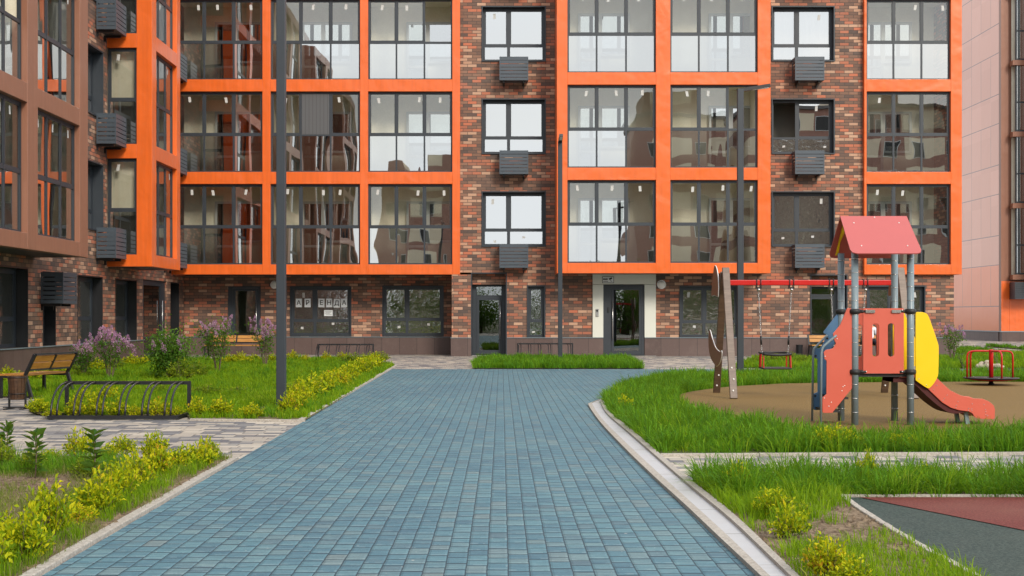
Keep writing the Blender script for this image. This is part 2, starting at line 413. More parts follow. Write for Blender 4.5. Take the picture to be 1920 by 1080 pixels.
# ------------------------------------------------------------------ object helpers
def link(o, parent=None):
    COL.objects.link(o)
    if parent is not None: o.parent = parent
    return o
def tag(o, label=None, cat=None, group=None, kind=None):
    if label: o['label'] = label
    if cat: o['category'] = cat
    if group: o['group'] = group
    if kind: o['kind'] = kind
    return o
def thing(name, loc, label, cat, group=None, rz=0):
    o = bpy.data.objects.new(name, None)
    o.empty_display_size = .2
    o.location = loc; o.rotation_euler = (0, 0, rz)
    COL.objects.link(o)
    return tag(o, label, cat, group)
def copy_tree(o, parent=None):
    c = o.copy(); COL.objects.link(c)
    if parent is not None: c.parent = parent
    for ch in list(o.children): copy_tree(ch, c)
    return c
class MB:
    """collects faces; build() links them as one mesh. off: world place of the thing it goes under."""
    def __init__(s): s.v = []; s.f = []; s.sm = []
    def quad(s, *p, smooth=False):
        n = len(s.v); s.v += [tuple(q) for q in p]; s.f.append(tuple(range(n, n + len(p)))); s.sm.append(smooth)
        return s
    def box(s, a, b):
        x0, x1 = sorted((a[0], b[0])); y0, y1 = sorted((a[1], b[1])); z0, z1 = sorted((a[2], b[2]))
        n = len(s.v)
        s.v += [(x0, y0, z0), (x1, y0, z0), (x1, y1, z0), (x0, y1, z0), (x0, y0, z1), (x1, y0, z1), (x1, y1, z1), (x0, y1, z1)]
        for q in ((0, 3, 2, 1), (4, 5, 6, 7), (0, 1, 5, 4), (1, 2, 6, 5), (2, 3, 7, 6), (3, 0, 4, 7)):
            s.f.append(tuple(n + i for i in q)); s.sm.append(False)
        return s
    def bar(s, a, b, wx, wz, up=(0, 0, 1)):
        """rectangular bar from a to b"""
        a, b, up = Vector(a), Vector(b), Vector(up)
        d = (b - a).normalized(); sx = d.cross(up)
        if sx.length < 1e-4: sx = Vector((1, 0, 0))
        sx.normalize(); uz = sx.cross(d).normalized()
        n = len(s.v)
        for q in (a, b):
            for i, j in ((-1, -1), (1, -1), (1, 1), (-1, 1)):
                s.v.append(tuple(q + sx * (wx / 2 * i) + uz * (wz / 2 * j)))
        for q in ((0, 1, 2, 3), (7, 6, 5, 4), (0, 4, 5, 1), (1, 5, 6, 2), (2, 6, 7, 3), (3, 7, 4, 0)):
            s.f.append(tuple(n + i for i in q)); s.sm.append(False)
        return s
    def tube(s, pts, r, n=10, caps=True, closed=False):
        pts = [Vector(p) for p in pts]; L = len(pts)
        rs = r if isinstance(r, (list, tuple)) else [r] * L
        base = len(s.v); prev = None
        for i, p in enumerate(pts):
            if closed: d = (pts[(i + 1) % L] - pts[i - 1])
            else: d = (pts[min(i + 1, L - 1)] - pts[max(i - 1, 0)])
            d.normalize()
            if prev is None:
                a = d.cross(Vector((0, 0, 1)))
                if a.length < 1e-3: a = d.cross(Vector((1, 0, 0)))
            else:
                a = prev - d * prev.dot(d)
            a.normalize(); prev = a; b = d.cross(a)
            for k in range(n):
                t = 2 * math.pi * k / n
                s.v.append(tuple(p + a * (rs[i] * math.cos(t)) + b * (rs[i] * math.sin(t))))
        for i in range(L if closed else L - 1):
            j = (i + 1) % L
            for k in range(n):
                k2 = (k + 1) % n
                s.f.append((base + i * n + k, base + i * n + k2, base + j * n + k2, base + j * n + k)); s.sm.append(True)
        if caps and not closed:
            s.f.append(tuple(base + k for k in range(n))[::-1]); s.sm.append(False)
            s.f.append(tuple(base + (L - 1) * n + k for k in range(n))); s.sm.append(False)
        return s
    def lathe(s, c, prof, n=24):
        """prof: (radius, z) from bottom to top"""
        base = len(s.v)
        for r, z in prof:
            for k in range(n):
                t = 2 * math.pi * k / n
                s.v.append((c[0] + r * math.cos(t), c[1] + r * math.sin(t), c[2] + z))
        for i in range(len(prof) - 1):
            for k in range(n):
                k2 = (k + 1) % n
                s.f.append((base + i * n + k, base + i * n + k2, base + (i + 1) * n + k2, base + (i + 1) * n + k)); s.sm.append(True)
        s.f.append(tuple(base + k for k in range(n))[::-1]); s.sm.append(False)
        s.f.append(tuple(base + (len(prof) - 1) * n + k for k in range(n))); s.sm.append(False)
        return s
    def ball(s, c, r, n=8, sq=(1, 1, 1)):
        base = len(s.v); m = max(4, n // 2)
        for i in range(m + 1):
            ph = math.pi * i / m
            for k in range(n):
                t = 2 * math.pi * k / n
                s.v.append((c[0] + r * sq[0] * math.sin(ph) * math.cos(t), c[1] + r * sq[1] * math.sin(ph) * math.sin(t), c[2] + r * sq[2] * math.cos(ph)))
        for i in range(m):
            for k in range(n):
                k2 = (k + 1) % n
                s.f.append((base + i * n + k, base + (i + 1) * n + k, base + (i + 1) * n + k2, base + i * n + k2)); s.sm.append(True)
        return s
    def slab(s, outline, axis, a, b, holes=()):
        """outline in the XZ plane (axis 'y') or YZ plane (axis 'x'), thickness from a to b; holes via bmesh bridge"""
        import bmesh
        bm = bmesh.new()
        def pt(q, d): return (q[0], d, q[1]) if axis == 'y' else ((d, q[0], q[1]) if axis == 'x' else (q[0], q[1], d))
        edges = []
        loops = [list(outline)] + [list(h) for h in holes]
        for lp in loops:
            vs = [bm.verts.new(pt(q, a)) for q in lp]
            for i in range(len(vs)): edges.append(bm.edges.new((vs[i], vs[(i + 1) % len(vs)])))
        g = bmesh.ops.triangle_fill(bm, use_beauty=True, use_dissolve=False, edges=edges)
        fs = [f for f in g['geom'] if isinstance(f, bmesh.types.BMFace)]
        ex = bmesh.ops.extrude_face_region(bm, geom=fs)
        off = Vector(pt((0, 0), b)) - Vector(pt((0, 0), a))
        bmesh.ops.translate(bm, vec=off, verts=[v for v in ex['geom'] if isinstance(v, bmesh.types.BMVert)])
        bmesh.ops.recalc_face_normals(bm, faces=bm.faces[:])
        bm.verts.index_update()
        n = len(s.v)
        s.v += [tuple(v.co) for v in bm.verts]
        for f in bm.faces: s.f.append(tuple(n + v.index for v in f.verts)); s.sm.append(False)
        bm.free()
        return s
    def build(s, name, mat, parent=None, off=(0, 0, 0), bevel=0):
        me = bpy.data.meshes.new(name)
        me.from_pydata([(v[0] - off[0], v[1] - off[1], v[2] - off[2]) for v in s.v], [], s.f)
        me.polygons.foreach_set('use_smooth', s.sm)
        me.materials.append(M[mat] if isinstance(mat, str) else mat)
        me.update()
        o = bpy.data.objects.new(name, me)
        link(o, parent)
        if bevel:
            b = o.modifiers.new('bevel', 'BEVEL'); b.width = bevel; b.segments = 2; b.limit_method = 'ANGLE'; b.angle_limit = R(40)
        return o
def fast_mesh(name, verts, faces, mat, parent=None, smooth=False):
    me = bpy.data.meshes.new(name)
    nv, nf, k = len(verts), len(faces), faces.shape[1]
    me.vertices.add(nv); me.vertices.foreach_set('co', verts.astype(np.float32).ravel())
    me.loops.add(nf * k); me.loops.foreach_set('vertex_index', faces.astype(np.int32).ravel())
    me.polygons.add(nf); me.polygons.foreach_set('loop_start', np.arange(0, nf * k, k, dtype=np.int32))
    me.update(calc_edges=True)
    me.materials.append(M[mat])
    o = bpy.data.objects.new(name, me)
    return link(o, parent)

# ------------------------------------------------------------------ photo pixel -> world
def Yg(py): return F * EYE / (py - HZ)
def G(px, py):
    y = Yg(py); return ((px - CX) * y / F, y)
def rise(x, y):
    if x < 14.9 or y < 45: return 0.0
    return .22 * min(1.0, (y - 45) / 11)
def GR(px, py):
    z = 0.0
    for _ in range(12):
        y = F * (EYE - z) / (py - HZ); x = (px - CX) * y / F; z = rise(max(x, 15), y)
    return (x, y, z)

# ================================================================== GROUND
def sheet(name, poly, z, mat, label=None):
    m = MB(); m.quad(*[(p[0], p[1], z) for p in poly])
    o = m.build(name, mat); tag(o, kind='structure'); return o
sheet('ground', [(-300, -300), (300, -300), (300, 400), (-300, 400)], -.02, 'ground_far')
sheet('paving', [(-10.75, -9), (60, -9), (60, 45.2), (-10.75, 45.2)], 0, 'grey_pavers')
m = MB()
for a, b in ((45.2, 56), (56, 80)):
    m.quad((14.0, a, .22 * max(0, (a - 45)) / 11 if a < 56 else .22), (60, a, .22 * max(0, (a - 45)) / 11 if a < 56 else .22), (60, b, .22), (14.0, b, .22))
tag(m.build('pavement', 'grey_pavers'), kind='structure')

KL0, KL1 = (-2.34, 6.8), (-2.68, 32.6)            # left edge of the blue path
def xl(y): return KL0[0] + (KL1[0] - KL0[0]) * (y - KL0[1]) / (KL1[1] - KL0[1])
drainL = [G(*p) for p in ((1120, 754), (1106, 759), (1104, 764), (1126, 796), (1177, 851), (1230, 903), (1284, 953), (1347, 1014), (1416, 1080), (1480, 1142))]
drainR = [G(*p) for p in ((1150, 741), (1134, 749), (1133, 757), (1142, 776), (1185, 812), (1235, 856), (1292, 906), (1373, 972), (1470, 1066), (1545, 1140))]
blue_top_px = [(1150, 741), (1175, 725), (1230, 713), (1340, 707.5), (1500, 705), (1757, 704), (1920, 707), (2100, 712)]
blue_top = [G(*p) for p in blue_top_px]
far = [G(2100, 692.5), G(735, 692.5)]
blue = [(xl(2), 2), (drainL[-1][0] + .9, 2)] + drainL[::-1] + blue_top + far
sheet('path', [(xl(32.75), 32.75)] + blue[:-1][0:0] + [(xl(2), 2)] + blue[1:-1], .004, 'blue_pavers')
# drain channel and its kerbs
def ribbon(name, A, B, z0, z1, mat, t0=0., t1=1.):
    m = MB(); n = len(A)
    P = [(a[0] + (b[0] - a[0]) * t0, a[1] + (b[1] - a[1]) * t0) for a, b in zip(A, B)]
    Q = [(a[0] + (b[0] - a[0]) * t1, a[1] + (b[1] - a[1]) * t1) for a, b in zip(A, B)]
    for i in range(n - 1):
        m.quad((*P[i], z1), (*Q[i], z1), (*Q[i + 1], z1), (*P[i + 1], z1))
        m.quad((*P[i], z0), (*P[i], z1), (*P[i + 1], z1), (*P[i + 1], z0))
        m.quad((*Q[i], z1), (*Q[i], z0), (*Q[i + 1], z0), (*Q[i + 1], z1))
    return tag(m.build(name, mat), kind='structure')
def smooth_line(P, k=6):
    out = []
    for i in range(len(P) - 1):
        p0 = P[max(i - 1, 0)]; p1 = P[i]; p2 = P[i + 1]; p3 = P[min(i + 2, len(P) - 1)]
        for j in range(k):
            t = j / k
            out.append(tuple(.5 * ((2 * p1[c]) + (-p0[c] + p2[c]) * t + (2 * p0[c] - 5 * p1[c] + 4 * p2[c] - p3[c]) * t * t + (-p0[c] + 3 * p1[c] - 3 * p2[c] + p3[c]) * t ** 3) for c in (0, 1)))
    out.append(P[-1]); return out
sL, sR = smooth_line(drainL), smooth_line(drainR)
ribbon('kerb', sL, sR, -.01, .030, 'concrete', 0, .24)
ribbon('drain_channel', sL, sR, -.01, .018, 'drain_grate', .24, .76)
ribbon('kerb', sL, sR, -.01, .040, 'concrete', .76, 1)
def kerb_line(P, wdt=.075, h=.045):
    m = MB()
    for (a, b) in zip(P[:-1], P[1:]):
        d = Vector((b[0] - a[0], b[1] - a[1])); L = d.length; k = max(1, int(round(L / 1.0))); d.normalize()
        for i in range(k):
            s0, s1 = L * i / k + .003, L * (i + 1) / k - .003
            dz = random.uniform(-.002, .002)
            m.bar((a[0] + d.x * s0, a[1] + d.y * s0, h / 2 - .02 + dz), (a[0] + d.x * s1, a[1] + d.y * s1, h / 2 - .02 + dz), wdt, h + .04)
    return tag(m.build('kerb', 'concrete', bevel=.006), kind='structure')
kx = .045
kerb_line([(xl(3) - kx, 3), (xl(12.3) - kx, 12.3)], .07, .03)
kerb_line([(xl(16.75) - kx, 16.75), (xl(34.6) - kx, 34.6), (xl(34.6) - .9, 36.5)], .07, .03)
# lawns
lawnUL = [G(85, 746), G(62, 757), G(54, 772), G(70, 779), G(95, 781.5), G(350, 781.5), G(356, 788), G(573, 790), (xl(34.6) - .06, 34.6), (xl(34.6) - 1.0, 36.6), (-3.6, 38.6), (-4.6, 39.2), (-10.3, 39.4), (-10.3, 21.5)]
sheet('lawn', lawnUL, .022, 'soil_turf')
bedNL = [(-8, 12.3), (xl(12.3) - .05, 12.3), (xl(3) - .05, 3), (-8, 3)]
sheet('flower_bed', bedNL, .022, 'soil')
kerb_line([(-8, 12.34), (xl(12.3) - .09, 12.34)], .06, .03)
kerb_line([G(356, 789), G(572, 791)], .06, .03)
lawnC = [G(886, 692), G(889, 685), G(905, 677), G(1165, 677), G(1190, 684), G(1208, 692)]
sheet('lawn', lawnC, .022, 'turf_soil')
lawnR1 = [G(1378, 690), G(1392, 682), G(1420, 676), G(1500, 675), G(1730, 675), (15.5, 41.5), (15.6, 45.1), (24, 45.1), (24, 33.3), G(1500, 691.5)]
sheet('lawn', lawnR1, .022, 'turf_soil')
lawnP = [(p[0], p[1]) for p in sR[:0]] + [G(1150, 741)] + sR[1:int(6 * 5) + 1] + [G(2150, 851), G(2150, 714)] + blue_top[::-1][1:-1]
sheet('lawn', lawnP, .022, 'turf_soil')
kerb_line([G(1238, 856), G(2150, 852)], .06, .03)
rubber_px = [(1268, 748), (1290, 739), (1356, 729.5), (1420, 725), (1484, 722), (1620, 720), (1757, 719), (1920, 719), (2100, 721), (2100, 824), (1920, 826), (1700, 830), (1560, 828), (1493, 822), (1399, 806), (1313, 782), (1278, 764)]
rubber = smooth_line([G(*p) for p in rubber_px] + [G(*rubber_px[0])], 4)[:-1]
sheet('playground_surface', rubber, .034, 'rubber_brown')
def bez(a, b, c, n): return [tuple((1 - t) ** 2 * a[i] + 2 * t * (1 - t) * b[i] + t * t * c[i] for i in (0, 1)) for t in [k / n for k in range(n + 1)]]
court_edge = bez(G(1578, 935), G(1655, 998), G(1910, 1132), 24)
iR = 6 * 6
lawnN = sR[iR:] + [court_edge[-1]] + court_edge[::-1] + [G(2100, 935), G(2100, 902)]
sheet('flower_bed', lawnN, .022, 'soil')
court = court_edge + [(9, court_edge[-1][1]), (9, Yg(935))]
sheet('sports_court', court, .012, 'court_green')
a0, a1, a2 = G(1612, 936.5), G(1920, 999), G(2100, 1036)
sheet('sports_court', [a0, a1, a2, (9, a2[1]), (9, Yg(936.5))], .017, 'court_red')
kerb_line(court_edge, .045, .035)
kerb_line([G(1578, 935), G(2150, 934)], .035, .03)
# right far patches of turf
def rsheet(px, mat='turf_soil', dz=.03, name='lawn'):
    P = [GR(*p) for p in px]
    m = MB(); m.quad(*[(p[0], p[1], rise(max(p[0], 15), p[1]) + dz) for p in P]); return tag(m.build(name, mat), kind='structure'), P
_, patchA = rsheet([(1790, 664), (1800, 653), (1835, 652), (1862, 660), (1870, 664)])
_, patchB = rsheet([(1850, 649), (1848, 646), (1925, 651), (1990, 656), (1990, 661), (1925, 656)])

# ================================================================== BUILDINGS
class Ax:
    def __init__(s, kind, ref): s.k, s.ref = kind, ref
    def p(s, u, d, z):
        if s.k == 'front': return (u, s.ref - d, z)
        if s.k == 'back': return (u, s.ref + d, z)
        if s.k == 'side': return (s.ref + d, u, z)
        return (s.ref - d, u, z)
    def box(s, m, u0, u1, d0, d1, z0, z1): m.box(s.p(u0, d0, z0), s.p(u1, d1, z1))
    def quad(s, m, pts): m.quad(*[s.p(*q) for q in pts])
class Bld:
    def __init__(s, name, loc, label, cat='building', group=None):
        s.root = thing(name, loc, label, cat, group); s.off = loc
    def part(s, m, name, mat, parent=None, label=None, bevel=0):
        o = m.build(name, mat, parent or s.root, s.off, bevel)
        if label: o['label'] = label
        return o
def fx(px, s=57.6): return (px - CX) / s
def fz(py, s=57.6): return EYE + (HZ - py) / s

def wall(B, ax, u0, u1, z0, z1, holes, mat='brick', th=.25, d=0, name='wall'):
    us = sorted({u0, u1, *[h[0] for h in holes], *[h[1] for h in holes]}); us = [u for u in us if u0 <= u <= u1]
    zs = sorted({z0, z1, *[h[2] for h in holes], *[h[3] for h in holes]}); zs = [z for z in zs if z0 <= z <= z1]
    m = MB()
    for i in range(len(zs) - 1):
        zc = (zs[i] + zs[i + 1]) / 2; run = None
        for j in range(len(us) - 1):
            uc = (us[j] + us[j + 1]) / 2
            hole = any(h[0] < uc < h[1] and h[2] < zc < h[3] for h in holes)
            if not hole and run is None: run = us[j]
            if hole and run is not None: ax.box(m, run, us[j], d, d - th, zs[i], zs[i + 1]); run = None
        if run is not None: ax.box(m, run, us[-1], d, d - th, zs[i], zs[i + 1])
    return B.part(m, name, mat)
def lining(B, ax, u0, u1, d0, d1, z0, z1, mat='plaster', name='room', parent=None, start_open=False):
    m = MB(); e = .0
    ax.quad(m, [(u0, d1, z0), (u1, d1, z0), (u1, d1, z1), (u0, d1, z1)])
    ax.quad(m, [(u0, d0, z0), (u1, d0, z0), (u1, d1, z0), (u0, d1, z0)])
    ax.quad(m, [(u0, d0, z1), (u1, d0, z1), (u1, d1, z1), (u0, d1, z1)])
    if not start_open: ax.quad(m, [(u0, d0, z0), (u0, d1, z0), (u0, d1, z1), (u0, d0, z1)])
    ax.quad(m, [(u1, d0, z0), (u1, d1, z0), (u1, d1, z1), (u1, d0, z1)])
    return B.part(m, name, mat, parent)
def pane_quad(m, ax, u0, u1, d, z0, z1):
    ax.quad(m, [(u0, d, z0), (u1, d, z0), (u1, d, z1), (u0, d, z1)])
NSTK = random.Random(3)
def glazing(B, ax, u0, u1, z0, z1, d, cuts, zt, up='glass_upper', lo='glass_lower', fw=.05, mw=.075, sash=True, stickers=(), name='window', label=None, open_pane=None, mat='dark_metal', stick_low=False):
    """framed glazing: cuts = mullion centres, zt = transom height"""
    m = MB(); D = .07
    ax.box(m, u0, u0 + fw, d, d - D, z0, z1); ax.box(m, u1 - fw, u1, d, d - D, z0, z1)
    ax.box(m, u0 + fw, u1 - fw, d - .002, d - D, z0, z0 + fw); ax.box(m, u0 + fw, u1 - fw, d - .002, d - D, z1 - fw, z1)
    for c in cuts: ax.box(m, c - mw * .36, c + mw * .36, d - .004, d - D + .004, z0 + fw, z1 - fw)
    if zt: ax.box(m, u0 + fw, u1 - fw, d - .008, d - D + .008, zt - .035, zt + .035)
    ed = [u0 + fw] + [x for c in cuts for x in (c - mw * .36, c + mw * .36)] + [u1 - fw]
    cells = [(ed[2 * i], ed[2 * i + 1]) for i in range(len(cuts) + 1)]
    zb = (zt + .035) if zt else z0 + fw; zt1 = z1 - fw
    if sash:
        s = .035
        for i, (a, b) in enumerate(cells):
            if i == open_pane: continue
            for q in ((a, a + s, zb, zt1), (b - s, b, zb, zt1)): ax.box(m, q[0], q[1], d - .012, d - .05, q[2], q[3])
            ax.box(m, a + s, b - s, d - .014, d - .05, zb, zb + s); ax.box(m, a + s, b - s, d - .014, d - .05, zt1 - s, zt1)
    fr = B.part(m, name, mat, None, label)
    mu = MB()
    for i, (a, b) in enumerate(cells):
        if i == open_pane: continue
        pane_quad(mu, ax, a, b, d - .028, zb, zt1)
    B.part(mu, 'pane', up, fr)
    if zt:
        ml = MB()
        for a, b in cells: pane_quad(ml, ax, a, b, d - .030, z0 + fw, zt - .035)
        B.part(ml, 'lower_pane', lo, fr)
    if stickers:
        def stk(*q): ms = MB(); ms.quad(*q); B.part(ms, 'sticker', 'sticker', fr)
        for i in stickers:
            if i == open_pane or i >= len(cells) or NSTK.random() < .12: continue
            a, b = cells[i]; c = a + (b - a) * NSTK.uniform(.22, .80); t = NSTK.uniform(-.03, .03)
            zz = zt1 - .07 - NSTK.uniform(.02, .08)
            stk(ax.p(c, d - .024, zz - .17), ax.p(c + .085, d - .024, zz - .17), ax.p(c + .085 + t, d - .024, zz), ax.p(c + t, d - .024, zz))
        if stick_low and zt:
            for a, b in cells:
                for _ in range(1):
                    c = a + (b - a) * NSTK.uniform(.1, .85); zz = z0 + .1 + NSTK.uniform(.0, .25)
                    stk(ax.p(c, d - .024, zz), ax.p(c + .09, d - .024, zz + NSTK.uniform(-.02, .02)), ax.p(c + .09, d - .024, zz + .07), ax.p(c, d - .024, zz + .065))
    return fr
def inner_door(B, ax, u, d, z0, lit=1.0, flip=False, parent=None):
    """balcony door with a window beside it on the loggia back wall"""
    m = MB(); D = .09; dw, ww, H, sill = .72, .95, 2.16, .78
    s = -1 if flip else 1
    def bx(a, b, p, q, dd=0):
        ax.box(m, u + s * a, u + s * b, d + .03 - dd, d + .03 + D, p, q)
    f = .075
    bx(0, f, z0, z0 + H); bx(dw - f, dw, z0, z0 + H); bx(f, dw - f, z0, z0 + f, -.002); bx(f, dw - f, z0 + H - f, z0 + H, -.002)
    bx(f, dw - f, z0 + .62, z0 + .70, -.002)
    bx(dw + .001, dw + .06, z0 + sill, z0 + H, .003); bx(dw + ww - f, dw + ww, z0 + sill, z0 + H); bx(dw + .06, dw + ww - f, z0 + sill, z0 + sill + f, -.002); bx(dw + .06, dw + ww - f, z0 + H - f, z0 + H, -.002)
    fr = B.part(m, 'balcony_door', 'pvc', parent)
    m = MB()
    ax.box(m, u + s * f, u + s * (dw - f), d + .06, d + .075, z0 + f, z0 + H - f)
    ax.box(m, u + s * (dw + .06), u + s * (dw + ww - f), d + .06, d + .075, z0 + sill + f, z0 + H - f)
    B.part(m, 'pane', 'glass_inner', fr)
    m = MB(); ax.box(m, u + s * .01, u + s * (dw + ww - .01), d - .30, d + .02, z0 + .02, z0 + H - .02)
    return fr
def ac_box(B, ax, u0, u1, z0, z1, d0=.04, depth=.5, name='air_conditioner_basket', label=None):
    m = MB(); t = .03; d1 = d0 + depth
    for u in (u0, u1 - t):
        for d in (d0, d1 - t): ax.box(m, u, u + t, d, d + t, z0, z1)
    n = 6; H = (z1 - z0 - .10) / n
    for i in range(n):
        a = z0 + .10 + i * H
        ax.box(m, u0 + t, u1 - t, d1 - .022, d1 - .004, a + .0, a + H * .82)                 # front slats
        ax.box(m, u0 + .004, u0 + .02, d0 + t, d1 - t, a, a + H * .74); ax.box(m, u1 - .02, u1 - .004, d0 + t, d1 - t, a, a + H * .74)
    ax.box(m, u0 + t, u1 - t, d1 - t, d1 - .002, z0, z0 + .085)
    ax.box(m, u0 + t, u1 - t, d0 + .002, d1 - t - .001, z0 + .01, z0 + .03)
    ax.box(m, u0 + .002, u0 + t - .003, d0 + t, d1 - t, z0 + .002, z0 + .085); ax.box(m, u1 - t + .003, u1 - .002, d0 + t, d1 - t, z0 + .002, z0 + .085)
    ax.box(m, u0 + t, u1 - t, d1 - t + .002, d1 - .003, z1 - .03, z1 - .002)
    for u in (u0 + .003, u1 - t + .003): ax.box(m, u, u + t - .006, d0 + t, d1 - t, z1 - .03, z1 - .002)
    o = B.part(m, name, 'basket_metal', None, label)
    for u in (u0 + .12, u1 - .17): mb = MB(); ax.box(mb, u, u + .05, 0, d1 - .1, z0 - .06, z0 - .001); ax.box(mb, u + .01, u + .04, 0, .05, z0 - .16, z0 - .06); B.part(mb, 'bracket', 'black_metal', o)
    return o
def surround(B, ax, u0, u1, z0, z1, proud=.03, depth=.22, t=.035, name='window_surround', bottom=True):
    m = MB()
    ax.box(m, u0, u0 + t, proud, -depth, z0, z1); ax.box(m, u1 - t, u1, proud, -depth, z0, z1)
    ax.box(m, u0 + t, u1 - t, proud - .002, -depth, z1 - t, z1)
    if bottom: ax.box(m, u0 + t, u1 - t, proud + .015, -depth, z0, z0 + t)
    return B.part(m, name, 'dark_metal')
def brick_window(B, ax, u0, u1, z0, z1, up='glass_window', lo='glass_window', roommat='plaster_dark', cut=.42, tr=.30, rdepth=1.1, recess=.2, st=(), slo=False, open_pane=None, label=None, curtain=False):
    surround(B, ax, u0, u1, z0, z1, depth=recess + .06)
    t = .036
    g = glazing(B, ax, u0 + t, u1 - t, z0 + t, z1 - t, -recess, [u0 + (u1 - u0) * cut] if cut else [], z0 + (z1 - z0) * tr, up, lo, fw=.07, mw=.14, stickers=st, stick_low=slo, open_pane=open_pane, label=label)
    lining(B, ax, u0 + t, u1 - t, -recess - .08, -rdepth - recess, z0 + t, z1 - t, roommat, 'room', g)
    if curtain:
        m = MB(); n = 40; w_ = (u1 - u0) - 2 * t - .1; pv = None
        for i in range(n + 1):
            q = (u0 + t + .05 + w_ * i / n, -recess - .16 - .03 * math.sin(i * 1.3))
            if pv: ax.quad(m, [(pv[0], pv[1], z0 + .1), (q[0], q[1], z0 + .1), (q[0], q[1], z1 - .08), (pv[0], pv[1], z1 - .08)])
            pv = q
        B.part(m, 'curtain', 'curtain', g)
    return g
OZ0, OZ1, PITCH, BB = 2.975, 5.585, 3.0, 2.65       # loggia opening bottom and top, floor pitch, underside of the bays
NF = 4
def bay_frame(B, ax, verts, d1, d0, mat, nf=NF, th=.22, label=None, bottom_z=BB, soffit=True):
    """cladding grid: verts = [(u0,u1)...] uprights; front plane d1, returns back to d0"""
    m = MB(); zt = OZ1 + PITCH * (nf - 1) + .42
    for i, (a, b) in enumerate(verts):
        ax.box(m, a, b, d1, d1 - th, bottom_z, zt)
    for a, b in zip(verts[:-1], verts[1:]):
        for k in range(nf + 1):
            z0 = bottom_z if k == 0 else OZ1 + PITCH * (k - 1)
            z1 = OZ0 + PITCH * k if k < nf else zt
            ax.box(m, a[1], b[0], d1 - .004, d1 - th + .004, z0, z1)
    ua, ub = verts[0][0], verts[-1][1]
    ax.box(m, ua, ua + .05, d1 - th - .001, d0, bottom_z, zt); ax.box(m, ub - .05, ub, d1 - th - .001, d0, bottom_z, zt)
    o = B.part(m, 'bay_frame', mat, None, label, bevel=.008)
    s = MB(); ax.box(s, ua + .05, ub - .05, d1 - th - .002, d0, bottom_z + .012, bottom_z + .05)
    B.part(s, 'soffit', 'dark_metal', o)
    return o
def loggia(B, ax, u0, u1, k, d1, depth, up='glass_upper', lo='glass_lower', st=(0, 1, 2), cuts3=(1 / 3, 2 / 3), inner=True, flip=False, iu=.28, open_pane=None, label=None, door_shift=0, start_open=False):
    z0, z1 = OZ0 + PITCH * k, OZ1 + PITCH * k
    g = glazing(B, ax, u0, u1, z0, z1, d1 - .125, [u0 + (u1 - u0) * c for c in cuts3], z0 + (z1 - z0) * .465, up, lo, stickers=st, open_pane=open_pane, label=label)
    L = lining(B, ax, u0 - .02, u1 + .02, d1 - .225, d1 - depth, z0 - .04, z1 + .06, 'plaster', 'loggia', None, start_open)
    if inner:
        u = u0 + (u1 - u0) * iu if not flip else u1 - (u1 - u0) * iu
        inner_door(B, ax, u, d1 - depth, z0 + .0, flip=flip, parent=L)
    return g

# ---- main block
AM = Bld('apartment_block', (2.0, 43.4, 0), 'long apartment block of mixed brick with orange framed loggias, facing the camera')
axB = Ax('front', 43.40)
axR = Ax('front', 44.95)
# orange bays: left group (front plane y=43.21), middle (41.95), right (43.21)
sL_, sM_ = 57.85, 59.6
vL = [(-10.69, -10.62), (fx(492, sL_), fx(507, sL_)), (fx(675, sL_), fx(690, sL_)), (fx(848, sL_), fx(862.5, sL_))]
bay_frame(AM, axR, vL, 44.95 - 43.21, -.2, 'orange_clad', label='orange frame of the three left loggia columns')
vM = [(fx(1044, sM_), fx(1064, sM_)), (fx(1230, sM_), fx(1257, sM_)), (fx(1421, sM_), fx(1445, sM_))]
bay_frame(AM, axB, vM, 43.40 - 41.95, -.05, 'orange_clad', label='orange frame of the two central loggia columns')
vR = [(fx(1620.5, sL_), fx(1625, sL_)), (fx(1783, sL_), fx(1803.5, sL_))]
bay_frame(AM, axB, vR, .19, -1.0, 'orange_clad', label='orange frame of the right loggia column')
for k in range(NF):
    for j in range(3):
        u0, u1 = vL[j][1], vL[j + 1][0]
        lo = 'glass_lower'
        loggia(AM, axR, u0, u1, k, 1.74, 1.5, st=(0, 1, 2), iu=(.36, .28, .42)[j], open_pane={(2, 2): 2}.get((j, k)))
    for j in range(2):
        u0, u1 = vM[j][1], vM[j + 1][0]
        loggia(AM, axB, u0, u1, k, 1.45, 1.5, iu=(.15, .52)[j], open_pane={(1, 1): 2}.get((j, k)), lo='glass_lower')
    loggia(AM, axB, vR[0][1], vR[1][0], k, .19, 1.5, iu=.08)
# blank ribbed boards in one loggia
m = MB(); axR.box(m, fx(566, 57.7), fx(617, 57.7), 1.612, 1.592, fz(252, 57.7), fz(176, 57.7)); AM.part(m, 'board', 'ribbed_board', label='grey ribbed boards filling one upper pane')
WT = 15.0
def bwz(k): return 3.555 + 3.015 * k, 5.365 + 3.015 * k
wA = (fx(903), fx(1023.5)); wB = (fx(1446.5), fx(1565))
wall(AM, axB, fx(862.6), fx(1043.2) + .12, 2.72, WT, [(wA[0], wA[1], *bwz(k)) for k in range(4)])
wall(AM, axB, fx(1443), fx(1619.8), 2.72, WT, [(wB[0], wB[1], *bwz(k)) for k in range(4)])
for k in range(4):
    z0, z1 = bwz(k)
    brick_window(AM, axB, *wA, z0, z1, st=(0,) if k != 1 else (), slo=(k == 0))
    brick_window(AM, axB, *wB, z0, z1, up='glass_film' if k == 0 else 'glass_window', lo='glass_film' if k < 2 else 'glass_window', st=(1,), slo=(k < 2), open_pane=0 if k == 1 else None, curtain=(k == 2))
    for (a, b) in ((fx(936.5, 58.33), fx(990.5, 58.33)), (fx(1491, 58.33), fx(1546, 58.33))):
        zz = 3.62 - .005 + 3.015 * k
        ac_box(AM, axB, a, b, zz - .76, zz)
